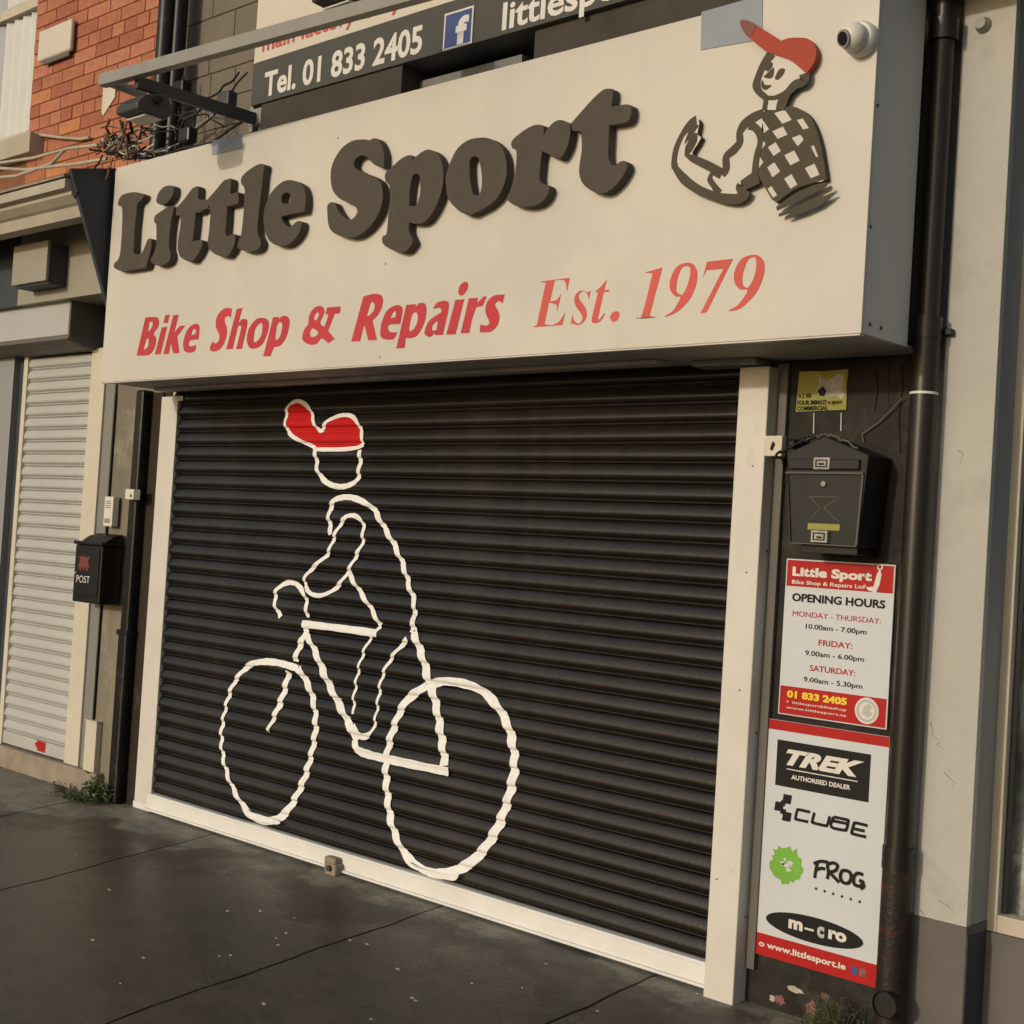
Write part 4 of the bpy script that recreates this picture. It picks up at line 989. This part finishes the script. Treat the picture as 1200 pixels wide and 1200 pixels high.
x0, x1, z0, z1 = quad_rect((888, 837.7), (1041, 865.8), (874, 1113), (1027.8, 1159.5), YP)
W_, H_ = x1-x0, z1-z0
p2 = thing('brand_board', 'tall white board of bike brand logos with red bands at the pier foot', 'sign', (x0, YP, z0))
box('board', x0, x1, YP, -.0035, z0, z1, M['poster'], p2, .0015)
box('red_band', x0+.001, x1-.001, YP-.0008, YP+.001, PV(.042), PV(.001), M['posterred'], p2, 0)
box('red_band', x0+.001, x1-.001, YP-.0008, YP+.001, PV(.999), PV(.908), M['posterred'], p2, 0)
lg = box('logo_panel', PU(.165), PU(.875), YP-.0008, YP+.001, PV(.275), PV(.082), M['ink'], p2, 0)
def PT2(s, ua, ub, v, h, m_, par=None, **k):
    return text('printed_line', s, PU(ua), PV(v), (ub-ua)*W_, h*H_, YP-.0016, m_, par or p2, **k)
letters(PT2('TREK', .24, .83, .178, .062, M['white'], bold=.055, shear=.35))
box('logo_rule', PU(.25), PU(.79), YP-.0014, YP, PV(.201), PV(.197), M['white'], p2, 0)
PT2('AUTHORISED DEALER', .29, .74, .238, .019, M['white'], bold=.03)
# cube mark: three tilted squares
def cell(u, v, s=.055, sh=.01):
    cell.n += 1
    cx, cz = PU(u), PV(v); a = s*W_
    slab('logo_mark', [[(cx-a/2-sh*.2, cz-a/2), (cx+a/2, cz-a/2), (cx+a/2+sh*.4, cz+a/2), (cx-a/2+sh*.2, cz+a/2)]], YP-.0014-.0002*cell.n, .0006, M['ink'], p2)
cell.n = 0
cell(.265, .325, .062); cell(.205, .362, .062); cell(.27, .398, .062); cell(.235, .345, .035); cell(.24, .380, .035)
for q_, st_ in enumerate(("345,416 304,407 297,411 291,438 296,443 338,452", "361,418 353,450 358,456 402,466 409,462 418,431", "432,434 423,470 472,483 479,479 484,462 478,458 428,448", "432,434 480,444 486,450 482,460", "557,466 514,456 507,460 499,490 505,497 552,508", "505,477 546,486")):
    stroke('logo_letter', (840, 820, 3.158), st_, .0105, YP-.0012-.0002*q_, .001, M['ink'], p2)
random.seed(9)
n = 36; L = []
for i in range(n):
    a_ = 2*math.pi*i/n; r_ = (1.0 if i % 2 else 1.12)*random.uniform(.85, 1.12)
    L.append((PU(.29)+.122*W_*r_*math.cos(a_), PV(.60)+.074*H_*r_*math.sin(a_)))
sp = slab('logo_splash', [L], YP-.0014, .0006, M['green'], p2)
for dx, dz, rx, rz in ((.0, .0, .02, .008), (.015, .012, .012, .008), (-.014, .005, .01, .006), (.008, -.014, .012, .007), (-.006, .02, .006, .006)):
    blob(PU(.29)+dx, PV(.60)+dz, rx, rz, YP-.0021, M['poster'], sp, 'splash_mark', 9, .4)
for q_, st_ in enumerate(("373,603 366,630 362,660", "358,606 385,598 412,602", "366,630 385,624 400,627", "408,612 412,640 408,664", "404,610 430,604 446,614 438,632 414,638", "416,638 432,655 452,676", "478,632 462,634 456,656 466,676 486,678 496,660 492,640 478,632", "540,648 520,642 506,656 508,682 528,690 540,676 526,668", "538,678 545,690 532,702")):
    stroke('logo_letter', (840, 820, 3.158), st_, .0115 if q_ < 8 else .008, YP-.0012-.0002*q_, .001, M['ink'], p2)
for k in range(6): box('logo_dash', PU(.52+.065*k), PU(.535+.065*k), YP-.0014, YP, PV(.672+.002*k), PV(.662+.002*k), M['ink'], p2, 0)
n = 40; ell = [(PU(.525)+.37*W_*math.cos(2*math.pi*i/n), PV(.838)+.053*H_*math.sin(2*math.pi*i/n)) for i in range(n)]
ev = slab('logo_oval', [ell], YP-.0014, .0006, M['ink'], p2)
PT2('m', .335, .445, .852, .050, M['white'], ev, bold=.05).location.y -= .001; PT2('ro', .64, .775, .852, .050, M['white'], ev, bold=.05).location.y -= .001
box('logo_dash', PU(.46), PU(.53), YP-.0027, YP-.0015, PV(.843), PV(.835), M['white'], ev, 0)
PT2('c', .555, .61, .856, .06, M['hood'], ev, bold=.05).location.y -= .001
PT2('o www.littlesport.ie', .11, .78, .962, .026, M['white'], bold=.03)
box('badge', PU(.82), PU(.865), YP-.0016, YP, PV(.970), PV(.938), M['fb'], p2, 0); box('badge', PU(.88), PU(.925), YP-.0016, YP, PV(.970), PV(.938), M['pinkpaint'], p2, 0)

# torn yellow sticker
Yk = -.006
x0, x1, z0, z1 = quad_rect((935, 436), (993, 432), (932.5, 483), (992.5, 481), Yk)
W_, H_ = x1-x0, z1-z0
st = thing('torn_sticker', 'torn yellow notice with a white patch high on the dark pier', 'sticker', (x0, Yk, z0))
slab('sheet', [[(x0, z0), (x1, z0+.004), (x1, z0+.3*H_), (x1-.004, z0+.6*H_), (x1, z1), (x0+.5*W_, z1-.003), (x0+.03*W_, z1)]], Yk, .001, M['sticker'], st)
slab('torn_patch', [[(PU(.42), PV(.04)), (PU(.48), PV(.22)), (PU(.62), PV(.26)), (PU(.8), PV(.10)), (PU(.93), PV(.14)), (PU(.9), PV(.42)), (PU(.97), PV(.6)), (PU(.9), PV(.72)), (PU(.8), PV(.62)), (PU(.6), PV(.68)), (PU(.5), PV(.64)), (PU(.4), PV(.5)), (PU(.45), PV(.3))]], Yk-.0008, .0007, M['litter'], st)
slab('printed_arrow', [[(PU(.48), PV(.62)), (PU(.42), PV(.5)), (PU(.52), PV(.38)), (PU(.60), PV(.5)), (PU(.56), PV(.64))]], Yk-.0016, .0006, M['ink'], st)
for v, s_, ua, ub in ((.66, 'A 2 100', .04, .3), (.83, 'FOUR IMMAZI o sport', .03, .92), (.97, 'COMMERCIAL', .03, .65)):
    text('printed_line', s_, PU(ua), PV(v), (ub-ua)*W_, .11*H_, Yk-.0018, M['ink'], st, bold=.03)
for px, y0_, y1_ in ((954, 484, 508), (986, 484, 505)):
    a, b = at(px, y0_, -.004), at(px-.5, y1_, -.004)
    t = tube('string', [a, b], .0022, M['white'], st, 6)

# grey letter box with gabled roof
mx1, my = front_of(1017, 1050, 560, -.002)
my = max(my, -.16)
A = lambda x, y: at(x, y, my)
TLq, TRq, BLq, BRq = A(922, 531), A(1018, 533), A(926, 636), A(1004.5, 641)
pk = A(966, 511)
mb = thing('letter_box', 'large dark grey tapered letter box with gabled top on the dark pier', 'letter box', (float(TLq[0]), -.002, float(BLq[2])))
fr = [(BLq[0], BLq[2]), (BRq[0], BRq[2]), (TRq[0], TRq[2]), (pk[0], pk[2]), (TLq[0], TLq[2])]
V = [(x, my, z) for x, z in fr]+[(x, -.002, z) for x, z in fr]
F = [(0, 1, 2, 3, 4), (9, 8, 7, 6, 5)]+[(i, i+5, (i+1) % 5+5, (i+1) % 5) for i in range(5)]
mesh('body', V, F, M['mailbox'], mb, bevel=.004)
def lr(p, q, w_, name, m_, dy=.006):    # raised strip on the front face between photo points
    a, b = A(*p), A(*q); L_, R_ = ribbon_loop([(a[0], a[2]), (b[0], b[2])], w_)
    return slab(name, [L_+R_[::-1]], my-dy, dy+.001, m_, mb)
f0, f1, f2, f3 = A(926, 538), A(1009, 538), A(1008, 551), A(927, 550)
box('flap', f0[0], f1[0], my-.012, my-.0005, f3[2], f0[2], M['mailbox'], mb, .004)
lr((922, 554), (1013, 555), .006, 'flap_edge', M['mailedge'], .010)
lr((1012, 556), (1004, 640), .007, 'edge_strip', M['mailedge']); lr((924, 556), (927, 635), .004, 'edge_strip', M['mailbox'])
lr((927, 636), (1004, 640.5), .004, 'edge_strip', M['mailedge'])
for cx_, cy_ in ((965.5, 543.5), (962.5, 629)):
    c = A(cx_, cy_); s = box('label_plate', c[0]-.031, c[0]+.031, my-.0165, my-.0005, c[2]-.020, c[2]+.020, M['litter'], mb, .002)
    slab('plate_frame', [[(c[0]-.023, c[2]-.013), (c[0]+.023, c[2]-.013), (c[0]+.023, c[2]+.013), (c[0]-.023, c[2]+.013)], [(c[0]-.018, c[2]-.009), (c[0]+.018, c[2]-.009), (c[0]+.018, c[2]+.009), (c[0]-.018, c[2]+.009)]], my-.0175, .0008, M['ink'], s)
    blob(c[0], c[2]-.002, .012, .004, my-.018, M['ink'], s, 'plate_mark', 10, .3)
c = A(966, 567); tube('key_lock', [(c[0], my-.008, c[2]), (c[0], my+.001, c[2])], .009, M['steel'], mb, 14)
c0_, c1_ = A(947, 613), A(984, 622)
box('tape_strip', c0_[0], c1_[0], my-.0018, my-.0005, c1_[2], c0_[2], M['sticker'], mb, 0)
c = A(965, 595)
for dx, dz, ex, ez in ((-.055, .035, -.01, .0), (-.01, .0, -.05, -.04), (.0, .0, .06, .035), (.0, -.0, .06, -.045), (-.055, .037, .05, .037)):
    L_, R_ = ribbon_loop([(c[0]+dx, c[2]+dz), (c[0]+ex, c[2]+ez)], .0022); slab('embossed_line', [L_+R_[::-1]], my-.0012, .0015, M['mailedge'], mb)
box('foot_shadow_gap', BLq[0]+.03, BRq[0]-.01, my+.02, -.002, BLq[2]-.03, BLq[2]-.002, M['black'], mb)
# frayed rope lying over the gable
R1 = [A(909, 536), A(922, 528), A(938, 520), A(952, 515), A(966, 510.5), A(980, 514), A(995, 520), A(1009, 529)]
P = []
for k in range(len(R1)-1):
    a, b = Vector(R1[k]), Vector(R1[k+1])
    for s in range(5): P.append(a.lerp(b, s/5)+Vector((0, -.004, random.uniform(-.005, .006)+.004)))
t = thing('frayed_rope', 'thin frayed dark rope draped over the gable of the grey letter box', 'rope', tuple(P[0]))
h = len(P)//2
tube('strand', P[:h+1], [random.uniform(.004, .010) for _ in range(h+1)], M['black'], t, 7)
tube('strand', P[h:], [random.uniform(.003, .006) for _ in range(len(P)-h)], M['mailedge'], t, 7)
# hanging wire
t = thing('wall_wire', 'loose wire slanting across the dark pier to the brown downpipe', 'wire', tuple(map(float, at(1011, 510, -.01))))
tube('wire', [at(1012, 518, -.01), at(1010, 509, -.012), at(1030, 495, -.012), at(1045, 480, -.014), at(1058, 466, -.02)], .0025, M['hoodend'], t, 7)
# white contact box on the right guide
Yc = -.12
q = at(905, 523, Yc)
t = thing('alarm_contact', 'small cream contact box with printed mark beside the right guide post', 'contact box', (q[0], Yc, q[2]))
cx0, cx1 = at(895.5, 523, Yc)[0], at(916, 523, Yc)[0]; cz0, cz1 = at(905, 534.5, Yc)[2], at(905, 510.5, Yc)[2]
box('cover', cx0, cx1, Yc, Yc+.03, cz0, cz1, M['guideL'], t, .003)
box('backing', cx0+.004, cx1+.03, Yc+.031, -.001, cz0-.004, cz1-.008, M['black'], t, .01)
slab('printed_mark', [[(q[0]-.008, cz0+.02), (q[0]+.004, cz0+.02), (q[0]+.012, cz1-.03), (q[0]+.002, cz1-.018), (q[0]-.006, cz1-.035)]], Yc-.0008, .0007, M['ink'], t)

# brown downpipe
t = thing('downpipe', 'tall glossy brown downpipe right of the big cream sign', 'downpipe', (-2.165, -.09, 0), 'rainwater downpipes')
PXC = at(1085, 420, -.085)[0]
tube('pipe', [(PXC, -.085, 6.2), (PXC, -.085, 2.30)], .036, M['pipe'], t, 24)
tube('pipe', [(PXC, -.085, 2.38), (PXC, -.085, .62)], .043, M['pipe'], t, 24)
tube('pipe', [(PXC, -.085, .66), (PXC, -.085, -.02)], .0475, M['pipepeel'], t, 24)
for z in (2.32, 3.30, .60): tube('collar', [(PXC, -.085, z), (PXC, -.085, z+.07)], .047 if z > 1 else .051, M['pipe'], t, 24)
q = at(1074, 459.5, -.128); tube('tie_band', [(PXC, -.085, q[2]-.004), (PXC, -.085, q[2]+.004)], .0455, M['white'], t, 24)
box('bracket', PXC-.01, PXC+.070, -.06, -.035, 2.335, 2.355, M['black'], t)
q = Vector(at(1036, 1178, -.150))
g_ = thing('drain_shoe', 'black round drain outlet at the foot of the brown downpipe', 'drain', tuple(q))
mesh('outlet', *tubeg([q+Vector((0, .06, .0)), q], .042, 22, False), M['black'], g_, smooth=True)
tube('bore', [q+Vector((0, .014, 0)), q+Vector((0, .010, 0))], .0418, M['black'], g_, 22)

# ------------------------------------------------------------------ pillar + right window
PLX0, PLX1 = at(1108, 400, -.03)[0], at(1170, 400, -.03)[0]
pzb = at(1100, 1079, -.03)[2]
pl = thing('pillar', 'cream painted pillar with brown base at the right edge', 'pillar', (PLX0, 0, 0))
box('shaft', PLX0, PLX1, -.03, .0, pzb, 6.2, M['pillar'], pl, .002)
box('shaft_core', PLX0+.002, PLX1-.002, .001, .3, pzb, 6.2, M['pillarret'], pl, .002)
box('plinth', PLX0-.02, PLX1+.0, -.026, .3, -.1, pzb-.001, M['pillarbase'], pl, .003)
box('plinth_shade_plate', PLX1+.0005, PLX1+.004, -.024, .11, -.1, pzb-.03, M['navy'], pl, 0)  # thin navy plate: shade on the plinth's side put into its colour
q = at(1153, 30, -.03)
tube('bolt_hole_plug', [(q[0], -.06, q[2]), (q[0], -.025, q[2])], [.018, .03], M['steel'], pl, 14)
random.seed(21)
for (px, py, n_) in ((1092, 845, 5), (1101, 870, 4), (1106, 905, 4), (1122, 528, 3), (1085, 678, 3), (1100, 1055, 3), (1078, 1065, 3)):
    q = at(px, py, -.031); pts = [(q[0], q[2])]
    for k in range(n_): pts.append((pts[-1][0]+random.uniform(-.01, .022), pts[-1][1]-random.uniform(.002, .02)))
    L_, R_ = ribbon_loop(pts, [.0022, .0006]); slab('crack', [L_+R_[::-1]], -.0306, .0006, M['pillarbase'], pl)
wf = thing('display_window', 'cream framed shop window at the far right edge', 'window', (PLX1, .1, .3))
fx0, fx1 = at(1168, 800, .12)[0], at(1183, 800, .12)[0]
fzb, fzt = at(1185, 1097, .12)[2], at(1185, 1076, .12)[2]
box('frame', PLX1+.001, fx0-.004, .14, .30, -.1, 6.2, M['hoodend'], wf)
box('frame', fx0, fx1, .12, .18, fzb, 6.2, M['frame'], wf)
box('frame', fx1+.001, 1.2, .12, .18, fzb, fzt, M['frame'], wf)
box('bead', fx1+.001, fx1+.02, .15, .178, fzt+.001, 6.2, M['black'], wf)
box('pane', fx1+.021, 1.2, .16, .166, fzt+.001, 6.2, M['glass'], wf, 0)
box('reflection_board', fx1, 1.2, .22, .27, .0, 1.45, M['stone'], wf, 0)  # added board painted as the stone reflected in the pane
box('back_wall', fx1-.1, 1.2, .8, .85, -.1, 6.2, M['inside'], wf, 0)
box('stall_riser', PLX1+.001, 1.2, .11, .5, -.1, fzb-.001, M['pillarbase'], wf)

# ------------------------------------------------------------------ weeds and litter
def weed(c, n, r, h, label, seed, leaf=.022):
    random.seed(seed); V, F = [], []; SV, SF = [], []
    for i in range(n):
        a_ = random.uniform(0, 2*math.pi); rr = r*math.sqrt(random.random())
        p0 = Vector((c[0]+rr*.3*math.cos(a_), c[1]-abs(rr*.3*math.sin(a_)), c[2]))
        tip = Vector((c[0]+rr*math.cos(a_), min(c[1]-.0, c[1]-abs(rr*math.sin(a_))), c[2]+h*random.uniform(.25, 1)*(1-.5*rr/r)))
        g_, f_ = tubeg([p0, p0.lerp(tip, .5)+Vector((0, 0, .02)), tip], .0016, 4); b = len(SV); SV += g_; SF += [tuple(x+b for x in q_) for q_ in f_]
        for k in range(7):
            t_ = random.uniform(.35, 1); p = p0.lerp(tip, t_)+Vector((random.uniform(-.01, .01), random.uniform(-.01, .01), random.uniform(-.004, .012)))
            d = Vector((random.uniform(-1, 1), random.uniform(-1, .3), random.uniform(-.3, .7))).normalized(); s = d.cross(Vector((random.uniform(-.3, .3), random.uniform(-.3, .3), 1))).normalized()
            L_ = leaf*random.uniform(.5, 1.2); u_ = s.cross(d)*L_*.12; b = len(V)
            V += [p, p+d*L_*.45+s*L_*.28-u_, p+d*L_, p+d*L_*.45-s*L_*.28-u_, p+d*L_*.5+u_]
            F += [(b, b+1, b+4), (b+1, b+2, b+4), (b+2, b+3, b+4), (b+3, b, b+4)]
    t = thing('weed', label, 'weed', tuple(c), 'weeds growing at the wall foot')
    mesh('leaves', V, F, M['leaf'], t); mesh('stems', SV, SF, M['stem'], t)
def wall_foot(px, Y=-.06): 
    for y in range(850, 1250):
        g_ = atG(px, y)
        if g_[1] < Y: return Vector(g_)
weed(wall_foot(124, -.06), 36, .12, .25, 'leafy green weed between the pale stub post and black downpipe' , 1, .034)
weed(wall_foot(104, -.14), 40, .15, .09, 'low green weed clump in front of the pale stub post', 2)
weed(wall_foot(82, -.10), 26, .14, .10, 'thin weed sprigs against the concrete step left of the stub post', 3, .014)
weed(Vector((-2.33, -.10, -.01)), 110, .15, .19, 'dense green weed clump at the foot of the dark pier', 4, .014)
weed(Vector((-2.14, -.15, -.01)), 40, .09, .12, 'small weed tuft right of the black drain outlet', 5, .014)
random.seed(31)
for i, (px, py) in enumerate([(88, 1002), (128, 1043), (109, 1102), (267, 1068), (305, 1068), (345, 1076), (335, 1094), (324, 1100), (326, 1108), (257, 1121), (270, 1120), (410, 1102), (467, 1137), (487, 1173), (483, 1170), (466, 1136), (612, 1158), (435, 1195), (309, 1177), (553, 1153), (141, 1153), (430, 1107), (168, 1123), (640, 1130), (817, 1165), (700, 1185)]):
    g_ = atG(px, py); s = random.uniform(.0025, .0065); a_ = random.uniform(0, 3); n = 6
    top = [Vector((g_[0]+s*random.uniform(.6, 1.3)*math.cos(2*math.pi*k/n+a_)*1.5, g_[1]+s*random.uniform(.6, 1.3)*math.sin(2*math.pi*k/n+a_), g_[2]+.0035)) for k in range(n)]
    V = top+[Vector((v.x, v.y, g_[2]+.0006)) for v in top]; F = [tuple(range(n)), tuple(range(2*n-1, n-1, -1))]+[(k, k+n, (k+1) % n+n, (k+1) % n) for k in range(n)]
    tag(mesh('litter_scrap', V, F, M['litter']), 'tiny pale scrap of litter lying on the dark pavement', 'litter', 'pale scraps on the pavement')
